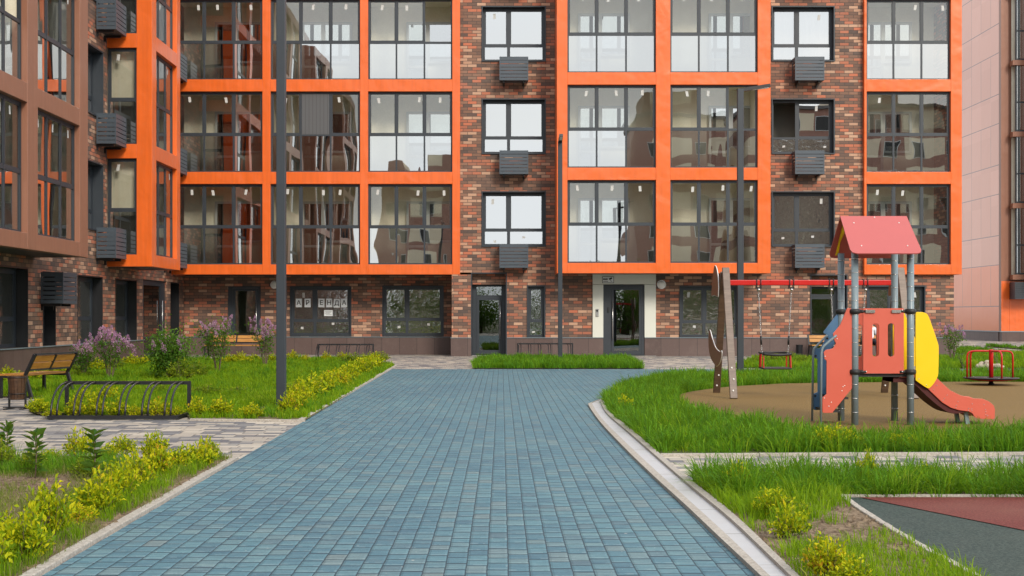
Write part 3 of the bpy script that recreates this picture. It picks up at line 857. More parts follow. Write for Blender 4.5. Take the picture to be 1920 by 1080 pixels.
# ground floor, right of the pier
gh = {}
rec = (fx(883), fx(950.5), 0, fz(511))
narrow = (fx(988), fx(1022.5), fz(634), fz(535))
portal = (fx(1111), fx(1229.5), 0, fz(514))
gwin = (fx(1274), fx(1386), fz(633.5), fz(536))
rec2 = (fx(1519), fx(1589), 0, fz(514.5))
gwin2 = (fx(1625), fx(1735), fz(633.5), fz(535.5))
holes = [rec, narrow, portal, gwin, rec2, gwin2]
wall(AM, axB, fx(883), fx(1788.5), .6, 2.719, holes)
# plinth
m = MB()
for a, b in ((rec[1], portal[0] + .02), (portal[0] + .02, fx(1131) - .001), (fx(1208.5), rec2[0]), (rec2[1], fx(1788.5))):
    axB.box(m, a, b, .03, -.25, -.02, .585)
axB.box(m, fx(847) - .02, fx(883) + .01, .235, -.3, -.02, .585)
axR.box(m, -10.69, fx(847) - .021, .03, -.25, -.02, .585)
pl = AM.part(m, 'plinth', 'plinth')
m = MB()
for a, b in ((rec[1], fx(1131) - .001), (fx(1208.5), rec2[0]), (rec2[1], fx(1788.5))): axB.box(m, a, b, .055, .001, .586, .606)
axR.box(m, -10.69, fx(847) - .03, .055, .001, .586, .606)
axB.box(m, fx(847) - .03, fx(883) + .02, .25, -.3, .586, .606)
AM.part(m, 'ledge', 'grey_metal')
m = MB(); axB.box(m, fx(847.5), fx(883), .205, -1.55, .607, 2.645); AM.part(m, 'pier', 'brick')
# entrance recess
def door(B, ax, u0, u1, z0, z1, d, leaf0, leaf1, side='right', transom=0, mat='dark_metal', roomd=1.6, room='plaster_dark', glass='glass_door', label=None):
    m = MB(); D = .08; f = .06
    ax.box(m, u0, leaf0, d, d - D, z0, z1); ax.box(m, leaf1, u1, d, d - D, z0, z1)
    zt = z1 - transom if transom else z1 - f
    ax.box(m, leaf0, leaf1, d - .002, d - D, zt, zt + f if transom else z1)
    if transom: ax.box(m, leaf0, leaf1, d - .002, d - D, z1 - f, z1)
    fr = B.part(m, 'door_frame', mat, None, label)
    m = MB(); s = .085
    ax.box(m, leaf0 + .006, leaf0 + s, d + .015, d - .04, z0 + .02, zt - .005); ax.box(m, leaf1 - s, leaf1 - .006, d + .015, d - .04, z0 + .02, zt - .005)
    ax.box(m, leaf0 + s, leaf1 - s, d + .013, d - .04, z0 + .02, z0 + .16); ax.box(m, leaf0 + s, leaf1 - s, d + .013, d - .04, zt - .1, zt - .005)
    lf = B.part(m, 'door', mat, None)
    m = MB(); ax.box(m, leaf0 + s, leaf1 - s, d - .01, d - .022, z0 + .16, zt - .1)
    if transom: ax.box(m, leaf0, leaf1, d - .03, d - .04, zt + f, z1 - f)
    B.part(m, 'pane', glass, lf)
    hx = leaf1 - s * .5 if side == 'right' else leaf0 + s * .5
    m = MB(); zc = z0 + 1.15
    m.tube([ax.p(hx, d + .07, zc - .62), ax.p(hx, d + .07, zc + .62)], .016, 8)
    for q in (-.45, .45): m.tube([ax.p(hx, d + .0, zc + q), ax.p(hx, d + .07, zc + q)], .01, 6)
    B.part(m, 'handle', 'steel', lf)
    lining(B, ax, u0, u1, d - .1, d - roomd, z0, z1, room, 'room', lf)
    return lf
surround(AM, axB, rec[0], rec[1], 0.0, rec[3], depth=.75, bottom=False, name='door_surround')
m = MB(); axB.box(m, rec[0] + .036, rec[1] - .036, -.3, -.5, fz(533), rec[3] - .036); AM.part(m, 'lintel', 'brick')
door(AM, axB, rec[0] + .036, rec[1] - .036, .02, fz(533.5), -.55, fx(893), fx(940), 'right', .40, roomd=2.2, label='recessed glass entrance door beside the brick pier')
m = MB(); axB.box(m, rec[0], rec[1], .1, -.8, -.01, .012); axB.box(m, rec2[0], rec2[1], .1, -.9, -.01, .012); axB.box(m, portal[0], portal[1], .12, -.4, -.01, .013); AM.part(m, 'doorstep', 'slab')
brick_window(AM, axB, *narrow[:2], narrow[2], narrow[3], 'glass_film', 'glass_film', cut=None, tr=.32, st=(0,), slo=True, recess=.12)
brick_window(AM, axB, *gwin[:2], gwin[2], gwin[3], 'glass_film', 'glass_film', cut=.42, tr=.30, st=(0, 1), slo=True, recess=.12)
brick_window(AM, axB, *gwin2[:2], gwin2[2], gwin2[3], 'glass_film', 'glass_film', cut=.42, tr=.30, st=(0, 1), slo=True, recess=.12)
surround(AM, axB, rec2[0], rec2[1], 0.0, rec2[3], depth=.75, bottom=False, name='door_surround')
m = MB(); axB.box(m, rec2[0] + .036, rec2[1] - .036, -.3, -.5, fz(537), rec2[3] - .036); AM.part(m, 'lintel', 'brick')
door(AM, axB, rec2[0] + .036, rec2[1] - .036, .02, fz(537.5), -.55, fx(1524), fx(1572), 'left', .30, roomd=2.0, room='plaster', label='recessed glass door behind the swing')
# white portal
m = MB()
axB.box(m, portal[0], portal[1], .05, -.3, fz(533), portal[3] - .003)
axB.box(m, portal[0], fx(1131), .05, -.3, .607, fz(533.6)); axB.box(m, fx(1208.2), portal[1], .05, -.3, .607, fz(533.6))
AM.part(m, 'portal', 'portal_white', bevel=.006)
door(AM, axB, fx(1131), fx(1208), .015, fz(534.5), .0, fx(1146), fx(1203), 'left', 0, roomd=2.0, label='dark glazed entrance door in the white portal')
m = MB()
axB.box(m, fx(1116.5), fx(1122.5), .075, .05, fz(594), fz(579)); ip = AM.part(m, 'intercom', 'steel', bevel=.01)
m = MB(); axB.box(m, fx(1117.6), fx(1121.2), .078, .074, fz(584.5), fz(580.5)); AM.part(m, 'screen', 'ink', ip)
m = MB(); axB.box(m, fx(1139), fx(1142.5), .035, .001, fz(585.5), fz(576)); AM.part(m, 'card_reader', 'black_metal', bevel=.005)
def wall_lamp(B, ax, u, z, d=0):
    m = MB(); n = 24
    c = ax.p(u, 0, z); y0 = ax.ref - d
    for (r0, a, r1, b) in ((.145, 0, .145, .05),):
        m.tube([(c[0], y0, z), (c[0], y0 - .05, z)], [.150, .150], 28)
    o = B.part(m, 'wall_lamp', 'steel')
    m = MB(); m.tube([(c[0], y0 - .05, z), (c[0], y0 - .075, z), (c[0], y0 - .095, z), (c[0], y0 - .105, z)], [.135, .125, .085, .02], 28)
    B.part(m, 'lamp_glass', 'white_plastic', o)
wall_lamp(AM, axB, fx(1240), fz(533.5))
wall_lamp(AM, axR, fx(515, 55.6), fz(534, 55.6))
# left ground floor wall
f6 = 55.6
rw1 = (fx(544, f6), fx(659, f6), fz(630, f6), fz(536.5, f6)); rw2 = (fx(717, f6), fx(832, f6), fz(630, f6), fz(535.5, f6)); rd = (fx(427, f6), fx(489, f6), 0, fz(536.5, f6))
wall(AM, axR, -10.69, fx(847.5), .6, 2.66, [rw1, rw2, rd])
win_rent = brick_window(AM, axR, *rw1[:2], rw1[2], rw1[3], 'glass_film', 'glass_film', cut=.40, tr=.30, recess=.06, st=(0,), slo=True, label='window with rental sheets taped inside')
brick_window(AM, axR, *rw2[:2], rw2[2], rw2[3], 'glass_film', 'glass_film', cut=.40, tr=.32, recess=.06, st=(1,), slo=True)
door(AM, axR, rd[0], rd[1], .02, rd[3], -.06, fx(436, f6), fx(483, f6), 'right', 0, roomd=1.8, room='plaster', label='glazed door behind the lilacs')
# body behind the fronts
m = MB(); m.box((-10.6, 47.2, 0), (14.7, 58, WT)); m.box((14.5, 43.6, 2.7), (14.90, 47.19, WT)); m.box((14.5, 43.65, 0), (14.75, 47.19, 2.69)); m.box((-10.6, 43.5, WT), (14.7, 47.19, WT + .3))
m.box((-10.6, 45.0, 2.7), (-10.3, 47.19, 2.9))
AM.part(m, 'wall', 'brick')

# ---- left wing
LW = Bld('apartment_wing', (-10.7, 25, 0), 'left apartment wing with brown and orange projecting loggias above brick shopfronts')
axW = Ax('side', -10.7)
WE = 45.12
def uy(px, X=10.7): return F * X / (CX - px)
zwS = fz(650, 83)
gh = [(26.4, uy(52), .607, 2.40), (uy(80), uy(104), .607, 2.36), (uy(145), uy(192), .607, 2.36), (uy(216), uy(256), .607, 2.36), (uy(268), uy(312), 0, 2.40), (uy(320), 44.3, 0, 2.40)]
more = [(u, u + 2.4, .607, 2.38) for u in (21.5, 16.4, 11.2, 6.1, 1.2, -4.2)]
wall(LW, axW, -6, WE - .02, .6, 2.75, gh + more)
groups = []
e = 30.55
for i in range(3):
    groups.append((e - 7.2, e)); e -= 11.6
ob = (36.15, 39.33)
zones = [(groups[0][1], ob[0] + .06), (ob[1] - .06, WE - .02)]
for i in range(3):
    zones.append((groups[i + 1][1] if i < 2 else -6, groups[i][0] + .06))
wwin = (33.0, 35.76)
for zi, (a, b) in enumerate(zones):
    hs = []
    if zi == 0: hs = [(wwin[0], wwin[1], *bwz(k)) for k in range(4)]
    elif zi in (2, 3): hs = [(a + 1.0, a + 3.2, *bwz(k)) for k in range(4)]
    wall(LW, axW, a - .06, b, 2.751, WT, hs)
    for h in hs: brick_window(LW, axW, *h, recess=.26, rdepth=1.2, st=())
for k in range(4): ac_box(LW, axW, 42.15, 43.12, 2.84 + 3.01 * k, 3.64 + 3.01 * k, depth=.50)
for k in range(4): ac_box(LW, axW, 35.1, 36.06, 2.84 + 3.01 * k, 3.64 + 3.01 * k, depth=.52)
ac_box(LW, axW, 30.86, 31.85, 1.60, 2.33, depth=.52)
for (a, b) in groups:
    vs = [(a, a + .6), (a + 3.3, a + 3.9), (b - .58, b)]
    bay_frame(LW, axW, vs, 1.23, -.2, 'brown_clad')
    for k in range(NF):
        for j in range(2):
            loggia(LW, axW, vs[j][1], vs[j + 1][0], k, 1.23, 2.0, st=(0, 1, 2), cuts3=(.34, .67), flip=(j == 0), inner=(a > 20), open_pane={(0, 1): 2}.get((j, k)) if a > 20 else None)
# orange bay near the corner
m = MB()
zt = OZ1 + PITCH * 3 + .42
vs = [(ob[0], ob[0] + .10), (ob[1] - .42, ob[1])]
X1 = -9.47
axs = Ax('front', 36.15)
axW.box(m, ob[0] + .001, ob[0] + .45, 1.23, 1.03, BB, zt); axW.box(m, ob[1] - .40, ob[1], 1.23, 1.03, BB, zt)
xo = -9.89
axs.box(m, xo, X1 - .001, 0, -.18, BB, zt)
axk = Ax('back', ob[1]); axk.box(m, xo, X1 - .101, -.002, -.1, BB, zt)
for k in range(5):
    z0 = BB if k == 0 else OZ1 + PITCH * (k - 1); z1 = OZ0 + PITCH * k if k < 4 else zt
    axW.box(m, ob[0] + .45, ob[1] - .40, 1.226, 1.034, z0, z1)
    axs.box(m, -10.7, xo, -.004, -.176, z0, z1); axk.box(m, -10.7, xo, -.004, -.096, z0, z1)
of = LW.part(m, 'bay_frame', 'orange_clad', label='orange frame of the corner bay', bevel=.008)
m = MB(); axW.box(m, ob[0] + .1, ob[1] - .06, 1.12, -.2, BB + .012, BB + .05); LW.part(m, 'soffit', 'dark_metal', of)
for k in range(NF):
    z0, z1 = OZ0 + PITCH * k, OZ1 + PITCH * k
    loggia(LW, axW, ob[0] + .45, ob[1] - .42, k, 1.23, 2.1, inner=True, st=(0, 2), start_open=False, iu=.1)
    glazing(LW, axk, -10.69, xo, z0, z1, -.03, [], z0 + (z1 - z0) * .46, stickers=())
    glazing(LW, axs, -10.69, xo, z0, z1, -.09, [], z0 + (z1 - z0) * .46, stickers=(0,))
    lining(LW, axs, -11.9, xo + .02, -.19, -.62, z0 - .04, z1 + .05, 'plaster', 'loggia')
# ground-floor openings of the wing
for i, h in enumerate(gh + more):
    u0, u1, z0, z1 = h
    if z0 < .1: continue
    m = MB(); t = .03
    axW.box(m, u1 - t, u1, .012, -.33, z0, z1); axW.box(m, u0, u0 + t, .012, -.33, z0, z1); axW.box(m, u0 + t, u1 - t, .010, -.33, z1 - t, z1); 
    LW.part(m, 'window_surround', 'black_metal')
    two = (u1 - u0) > 2.5
    g = glazing(LW, axW, u0 + t, u1 - t, z0, z1 - t, -.26, [u0 + (u1 - u0) * .5] if two else [], z0 + .62, 'glass_film' if i != 1 else 'glass_window', 'glass_film', fw=.08, mw=.14, stickers=())
    lining(LW, axW, u0 + t, u1 - t, -.35, -1.6, z0, z1 - t, 'plaster_dark', 'room', g)
door(LW, axW, uy(268), uy(312), .02, 2.40, -.05, uy(270), uy(304), 'right', 0, room='plaster', label='glazed shop door in the left wing')
m = MB(); axW.box(m, 43.1, 43.13, 0, -.6, 0, 2.4); axW.box(m, 44.27, 44.3, 0, -.6, 0, 2.4); axW.box(m, 43.13, 44.27, -.5, -.55, 0, 2.37); axW.box(m, 43.13, 44.27, 0, -.5, 2.37, 2.4)
LW.part(m, 'side_door', 'black_metal', label='dark recessed service door in the inner corner')
m = MB(); axW.box(m, -6, uy(268) - .001, .03, -.25, -.02, .585); axW.box(m, uy(312) + .001, uy(320) - .001, .03, -.25, -.02, .585); axW.box(m, 44.301, 44.91, .03, -.25, -.02, .585)
LW.part(m, 'plinth', 'plinth')
m = MB(); axW.box(m, -6, uy(268) - .002, .06, -.24, .586, .606); LW.part(m, 'ledge', 'grey_metal')
m = MB(); axW.box(m, 30.0, 30.4, .0, .0, 0, 0) if False else None
m.box((-22, -6, 0), (-13.2, 46, WT)); m.box((-13.19, -6, WT), (-10.7, 46, WT + .3)); m.box((-13.19, -6.3, 0), (-10.72, -6.01, WT))
LW.part(m, 'wall', 'brick')

# ---- copper block at the right
RB = Bld('copper_block', (21.1, 56.3, .2), 'distant block clad in copper toned panels behind the right end of the brick block')
axC = Ax('neg', 21.1)
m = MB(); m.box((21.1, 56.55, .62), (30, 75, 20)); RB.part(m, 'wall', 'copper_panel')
m = MB(); m.box((21.1, 56.3, .62), (21.4, 56.549, 20)); RB.part(m, 'corner_panel', 'brown_clad')
xx = lambda px: (px - CX) * 56.3 / F
def oz(py): return EYE + (HZ - py) * 56.3 / F
m = MB(); m.box((21.101, 56.27, .63), (21.45, 56.299, oz(527))); m.box((21.46, 56.27, .63), (26, 56.299, oz(527))); RB.part(m, 'orange_panel', 'orange_clad')
m = MB(); m.box((21.10, 56.2, 0), (26, 56.54, .615)); m.box((21.07, 56.541, 0), (21.3, 75, .615)); RB.part(m, 'plinth', 'plinth')
m = MB(); m.box((21.04, 56.18, .618), (26, 56.27, .66)); m.box((21.04, 56.3, .618), (21.098, 75, .66)); RB.part(m, 'ledge', 'grey_metal')
# its projecting bay: uprights, slabs and glass strips
bx0, bx1 = 21.95, 26.0
m = MB(); m.box((22.35, 54.6, oz(524)), (bx1, 56.26, 20)); bay = RB.part(m, 'bay', 'brown_clad')
m = MB(); m.box((21.42, 56.40, .62), (26, 56.5, 20)); RB.part(m, 'wall', 'brown_clad')
for k in range(6):
    zb = oz(515) + 3.0 * k
    m = MB(); y = 56.0
    m.box((21.60, y, zb), (21.66, y + .06, zb + 2.9)); m.box((22.2, y, zb), (22.26, y + .06, zb + 2.9)); m.box((21.66, y + .002, zb), (22.2, y + .058, zb + .07)); m.box((21.66, y + .002, zb + 1.2), (22.2, y + .058, zb + 1.27)); m.box((21.66, y + .002, zb + 2.83), (22.2, y + .058, zb + 2.9))
    wv = RB.part(m, 'window', 'dark_metal')
    m = MB(); m.box((21.66, y + .02, zb + .07), (22.2, y + .03, zb + 1.2)); m.box((21.66, y + .02, zb + 1.27), (22.2, y + .03, zb + 2.83)); RB.part(m, 'pane', 'glass_window', wv)
    m = MB(); m.quad((21.55, 56.34, zb), (22.34, 56.34, zb), (22.34, 56.34, zb + 2.9), (21.55, 56.34, zb + 2.9)); RB.part(m, 'room', 'plaster', wv)
    m = MB(); m.box((21.45, 55.9, zb - .22), (22.34, 56.25, zb - .01)); RB.part(m, 'slab_edge', 'brown_clad')
m = MB(); m.box((22.27, 54.5, oz(524)), (22.345, 54.6, 20)); RB.part(m, 'corner_trim', 'grey_metal')
m = MB(); z0, z1 = oz(561), oz(529)
for i in range(8): m.box((21.42, 55.58, z0 + (z1 - z0) * i / 8), (22.9, 55.60, z0 + (z1 - z0) * (i + .8) / 8)); m.box((21.42, 55.60, z0 + (z1 - z0) * i / 8), (21.44, 56.2, z0 + (z1 - z0) * (i + .8) / 8))
m.box((21.44, 55.61, z0), (22.9, 56.2, z1 - .05)); RB.part(m, 'air_conditioner_basket', 'dark_metal')

# ---- brick towers behind the camera (seen mirrored in the glass)
def tower_mat():
    t = NT('tower_brick'); p = t.pos(); x, y, z = t.sep(p)
    fz_ = t.math('FRACT', t.math('DIVIDE', z, 3.0)); fx_ = t.math('FRACT', t.math('DIVIDE', t.math('ADD', x, 200), 7.0))
    pale = t.math('MULTIPLY', t.math('LESS_THAN', fx_, .58), t.math('GREATER_THAN', fz_, .34))
    c = t.mix(pale, (.27, .14, .11), (.62, .53, .40))
    M['tower_brick'] = t.done(t.pbr(c, .85))
tower_mat()
plain('tower_roof', (.12, .11, .11), .8)
def tower(x0, x1, y0, y1, H, steps, label):
    B = Bld('brick_tower', ((x0 + x1) / 2, y1, 0), label, 'building', 'brick towers across the courtyard')
    m = MB(); m.box((x0, y0, 0), (x1, y1, H))
    for (a, b, h) in steps: m.box((a, y0 + 1, H), (b, y1 - .6, H + h))
    B.part(m, 'wall', 'tower_brick')
    m = MB(); m.box((x0 - .3, y0 - .3, H - .1), (x1 + .3, y1 + .3, H + .25)); B.part(m, 'roof', 'tower_roof')
    n = int((x1 - x0) / 3.5); first = None
    for k in range(int(H / 3)):
        for i in range(n):
            cx = x0 + (x1 - x0) * (i + .5) / n
            if first is None:
                m = MB(); m.box((-.75, -.02, 1.0), (.75, .05, 2.6)); first = m.build('window', 'pvc', B.root)
                q = MB(); q.box((-.69, .051, 1.06), (.69, .06, 2.54)); q.build('pane', 'rubber_black', first); o = first
            else: o = copy_tree(first, B.root)
            o.location = (cx - B.off[0], y1 - B.off[1], 3 * k)
    return B
tower(14.8, 25, -78, -64, 23.5, [(16, 22, 3.0)], 'tall banded brick tower behind the camera, seen mirrored in the central glazing')
tower(-14, -3.5, -82, -70, 17.5, [(-13, -11, 2.2), (-9, -5.5, 2.8)], 'stepped brick tower behind the camera with chimneys on its roof')
tower(27, 63, -76, -62, 24.5, [(38, 44, 2.0)], 'widest brick tower behind the camera, farthest to the right')

# ================================================================== SIGNS AND SHEETS
def letter(ch, size, parent, loc, name='letter', mat='ink'):
    cu = bpy.data.curves.new(name, 'FONT'); cu.body = ch; cu.size = size; cu.align_x = 'CENTER'; cu.align_y = 'CENTER'; cu.extrude = .0008; cu.offset = size * .012
    t = bpy.data.objects.new(name, cu); COL.objects.link(t)
    me = bpy.data.meshes.new_from_object(t.evaluated_get(bpy.context.evaluated_depsgraph_get()))
    bpy.data.objects.remove(t)
    me.materials.clear(); me.materials.append(M[mat])
    o = bpy.data.objects.new(name, me); link(o, parent)
    o.location = loc; o.rotation_euler = (R(90), 0, 0); return o
sheets = [('А', 560, .0, 'first paper sheet from the left in the rental window, faint letter А'), ('Р', 576.5, .0, 'white paper sheet with black letter Р in the rental window'), ('Е', 602.5, .02, 'white paper sheet with black letter Е in the rental window'),
          ('Н', 617, -.01, 'white paper sheet with black letter Н in the rental window'), ('Д', 631.3, .015, 'white paper sheet with black letter Д in the rental window'), ('А', 645, -.015, 'last paper sheet at the right in the rental window, bold letter А')]
for ch, px, rot, lab in sheets:
    x, z = fx(px, f6), fz(568 + (0 if ch != 'Д' else .6), f6)
    m = MB(); m.box((-.103, -.001, -.145), (.103, .001, .145))
    o = m.build('paper_sheet', 'paper'); o.location = (x, 44.985, z); o.rotation_euler = (0, rot, 0)
    tag(o, lab, 'paper sheet', 'letter sheets of the rental window')
    letter(ch, .215, o, (0, -.003, 0))
m = MB(); m.box((-.145, -.001, -.10), (.145, .001, .10)); o = m.build('paper_notice', 'paper'); o.location = (fx(615.5, f6), 44.984, fz(587, f6)); tag(o, 'pale blue notice with small print taped under the letter sheets', 'notice')
m = MB()
for i in range(4): m.box((-.11 + .02 * (i % 2), -.003, .05 - i * .035), (.11 - .03 * (i % 3), -.0015, .057 - i * .035))
m.build('printed_lines', 'ink', o)
m = MB(); m.box((-.19, -.012, -.105), (.19, 0, .105)); o = m.build('sign', 'black_metal'); o.location = (fx(1139.8), 43.345, fz(524.7)); tag(o, 'small surveillance sign with camera symbol above the white portal door', 'sign')
m = MB(); m.box((-.175, -.015, -.09), (.175, -.0125, .09)); m.build('sign_face', 'paper', o)
m = MB()
for i, (a, b) in enumerate(((-.16, -.12), (-.115, -.085), (-.08, -.05), (-.045, -.015))): m.box((a, -.017, -.005), (b, -.0152, .045))
m.box((-.16, -.017, -.06), (.0, -.0152, -.045))
m.bar((.03, -.0165, .02), (.13, -.0165, .055), .002, .05); m.box((.08, -.0172, -.05), (.09, -.0155, .02)); m.bar((.085, -.0165, -.045), (.14, -.0165, -.06), .002, .012)
m.build('symbol', 'ink', o)

# ================================================================== STREET FURNITURE
def lamp_post(x, y, H, head, label, rz=0, wd=.118):
    t = thing('lamp_post', (x, y, 0), label, 'lamp post', 'slim square lamp posts of the courtyard', rz)
    m = MB(); m.box((-wd / 2, -wd / 2, 0), (wd / 2, wd / 2, H)); m.build('post', 'dark_metal', t, bevel=.006)
    m = MB(); m.box((-wd * .9, -wd * .9, -.01), (wd * .9, wd * .9, .03))
    for i in (-1, 1):
        for j in (-1, 1): m.tube([(i * wd * .72, j * wd * .72, .03), (i * wd * .72, j * wd * .72, .055)], .012, 6)
    m.build('base_plate', 'dark_metal', t)
    m = MB(); m.bar((-wd / 2, 0, H - .035), (head, 0, H + .075), wd - .02, .07); a = m.build('arm', 'black_metal', t)
    m = MB(); m.bar((head * .35, 0, H - .018 + .0), (head * .95, 0, H + .03), wd - .04, .012); m.build('lamp_panel', 'white_plastic', a)
    return t
lamp_post(-3.02, 18.3, 6.1, .62, 'nearest and tallest looking dark lamp post, standing in the left lawn', R(90), .122)
lamp_post(1.61, 36.5, 6.1, .62, 'lamp post on the small grass island before the entrance', R(-90))
lamp_post(5.0, 27.9, 6.06, .62, 'lamp post behind the left end of the swing, arm to the right', 0, .125)

def bike_rack(x, y, L, label, n=6, W=.68, H=.46):
    t = thing('bike_rack', (x, y, 0), label, 'bike rack', 'black bike racks with arched hoops')
    m = MB(); s = .045
    m.box((-L / 2, -s / 2, .012), (L / 2, s / 2, .012 + s)); m.box((-L / 2, W - s / 2, .012), (L / 2, W + s / 2, .012 + s))
    for u in (-L / 2, L / 2 - s): m.box((u, s / 2 + .001, .013), (u + s, W - s / 2 - .001, .055))
    m.build('base_frame', 'black_metal', t)
    for u in (-L / 2 + s / 2, L / 2 - s / 2):
        m = MB(); m.box((u - s / 2, W - s / 2 + .002, .058), (u + s / 2, W + s / 2 - .002, H - s)); m.build('upright', 'black_metal', t)
    m = MB(); m.box((-L / 2, W - s / 2, H - s), (L / 2, W + s / 2, H)); m.build('top_bar', 'black_metal', t)
    m = MB(); pts = []
    for i in range(11):
        a = i / 10 * math.pi / 2; pts.append((0, W - .01 - (W - .02) * math.cos(a) ** .85 * 1.0 + .0, .055 + (H - .05 - .02) * math.sin(a) ** .9))
    pts[0] = (0, .0, .05)
    m.tube(pts, .013, 8); first = m.build('hoop', 'black_metal', t)
    for i in range(n):
        for j in (-1, 1):
            u = -L / 2 + .075 + (L - .215) * i / (n - 1) + j * .038
            if i == 0 and j == -1: first.location = (u, 0, 0); continue
            c = first.copy(); COL.objects.link(c); c.parent = t; c.location = (u, 0, 0)
    return t
bike_rack(-4.93, 16.93, 1.66, 'near bike rack on the grey paving at the left lawn edge')
bike_rack(-4.74, 40.0, 1.72, 'far bike rack by the wall under the rental window', W=.6)
bike_rack(1.37, 41.1, 1.75, 'far bike rack behind the grass island by the entrance', W=.6)

def bench(x, y, rz, L, label):
    """seat faces local -Y; backrest leans to +Y"""
    t = thing('park_bench', (x, y, 0), label, 'bench', 'steel framed park benches with golden boards', rz)
    kz, top, foot = .375, .705, 0
    for u in (-L / 2, L / 2):
        m = MB(); w_ = .045
        m.bar((u, .115, 0), (u, 0, kz), w_, .05, (0, 1, 0)); m.build('leg', 'black_metal', t)
        m = MB(); m.bar((u, 0, kz), (u, .175, top), w_, .045, (0, 1, 0)); m.build('back_upright', 'black_metal', t)
        m = MB(); m.box((u - w_ / 2 + .001, -.47, kz - .05), (u + w_ / 2 - .001, -.02, kz - .015)); m.build('seat_bearer', 'black_metal', t)
        m = MB(); m.bar((u - .0, -.44, 0), (u, -.44, kz - .051), w_, .045, (0, 1, 0)); m.build('leg', 'black_metal', t)
    m = MB(); m.bar((-L / 2, .178, top + .004), (L / 2, .178, top + .004), .05, .022); m.bar((-L / 2 + .023, .045, kz + .08), (L / 2 - .023, .045, kz + .08), .03, .03); m.build('rail', 'black_metal', t)
    m = MB(); m.bar((0, .04, kz + .07), (0, .17, top - .02), .04, .03, (0, 1, 0)); m.build('back_upright', 'black_metal', t)
    d = Vector((0, .175, top - kz)).normalized()
    for k, (a, b) in enumerate(((.11, .225), (.235, .35))):
        for (u0, u1) in ((-L / 2 + .03, -.025), (.025, L / 2 - .03)):
            m = MB(); c = Vector((0, 0, kz)) + d * (a + b) / 2
            nrm = Vector((0, -d.z, d.y))
            hx = d * ((b - a) / 2 - .003)
            th = nrm * .012
            P = [Vector((u0, 0, 0)) + c - hx, Vector((u1, 0, 0)) + c - hx, Vector((u1, 0, 0)) + c + hx, Vector((u0, 0, 0)) + c + hx]
            n = len(m.v); m.v += [tuple(p - th) for p in P] + [tuple(p + th) for p in P]
            for q in ((0, 3, 2, 1), (4, 5, 6, 7), (0, 1, 5, 4), (1, 2, 6, 5), (2, 3, 7, 6), (3, 0, 4, 7)): m.f.append(tuple(n + i for i in q)); m.sm.append(False)
            m.build('backrest_board', 'wood_gold', t, bevel=.003)
    for k in range(4):
        m = MB(); m.box((-L / 2 - .01, -.47 + k * .115, kz - .014), (L / 2 + .01, -.47 + k * .115 + .105, kz + .016)); m.build('seat_board', 'wood_gold', t, bevel=.003)
    return t
bench(-7.43, 21.8, R(-104), 1.2, 'bench at the left edge seen from behind, beside the litter bin')
bench(fx(444, 58.6), 42.55, 0, 1.8, 'bench against the wall behind the lilacs on the left')
bench(fx(1580, 58.6), 42.55, 0, 2.2, 'bench by the far wall behind the play tower, with a seated person')

def litter_bin(x, y, label, dark=False, s=1.0, rz=0):
    t = thing('litter_bin', (x, y, 0), label, 'litter bin', 'litter bins on stands', rz); t.scale = (s, s, s)
    m = MB(); m.box((-.17, -.03, 0), (-.04, .03, .02)) if False else None
    for u in (-.115, .115):
        m.box((u - .012, -.012, .015), (u + .012, .012, .42)); m.box((u - .03, -.16, 0), (u + .03, .16, .015))
    m.box((-.2, -.02, .0155), (.2, .02, .028)); m.build('stand', 'black_metal', t)
    m = MB(); n = 16
    for i in range(n):
        a0, a1 = 2 * math.pi * (i + .06) / n, 2 * math.pi * (i + .94) / n
        for (r0, r1, z0, z1) in ((.105, .135, .14, .47),):
            A = [(math.cos(a0) * r0, math.sin(a0) * r0, z0), (math.cos(a1) * r0, math.sin(a1) * r0, z0), (math.cos(a1) * r1, math.sin(a1) * r1, z1), (math.cos(a0) * r1, math.sin(a0) * r1, z1)]
            m.quad(*A); m.quad(*[(p[0] * .9, p[1] * .9, p[2]) for p in A][::-1])
            m.quad(A[3], A[2], (A[2][0] * .9, A[2][1] * .9, A[2][2]), (A[3][0] * .9, A[3][1] * .9, A[3][2]))
    m.build('bin_body', 'black_metal' if dark else 'wood_bin', t)
    m = MB(); m.lathe((0, 0, .135), [(.10, 0), (.10, .008)], 16); m.build('bin_floor', 'black_metal', t); m = MB(); m.tube([(math.cos(a) * .139, math.sin(a) * .139, .45) for a in [2 * math.pi * i / 20 for i in range(20)]], .006, 5, closed=True); m.build('hoop', 'black_metal', t); m = MB(); m.tube([(math.cos(a) * .12, math.sin(a) * .12, .22) for a in [2 * math.pi * i / 20 for i in range(20)]], .006, 5, closed=True); m.build('hoop', 'black_metal', t)
    return t
litter_bin(-6.86, 18.9, 'brown wooden slatted litter bin at the left edge of the paving')
litter_bin(fx(1496, 58.4), 42.6, 'black litter bin by the wall behind the swing', True, .82)
litter_bin(fx(527, 58.4) , 42.6, 'black litter bin by the wall behind the nearest lamp post', True, .82)

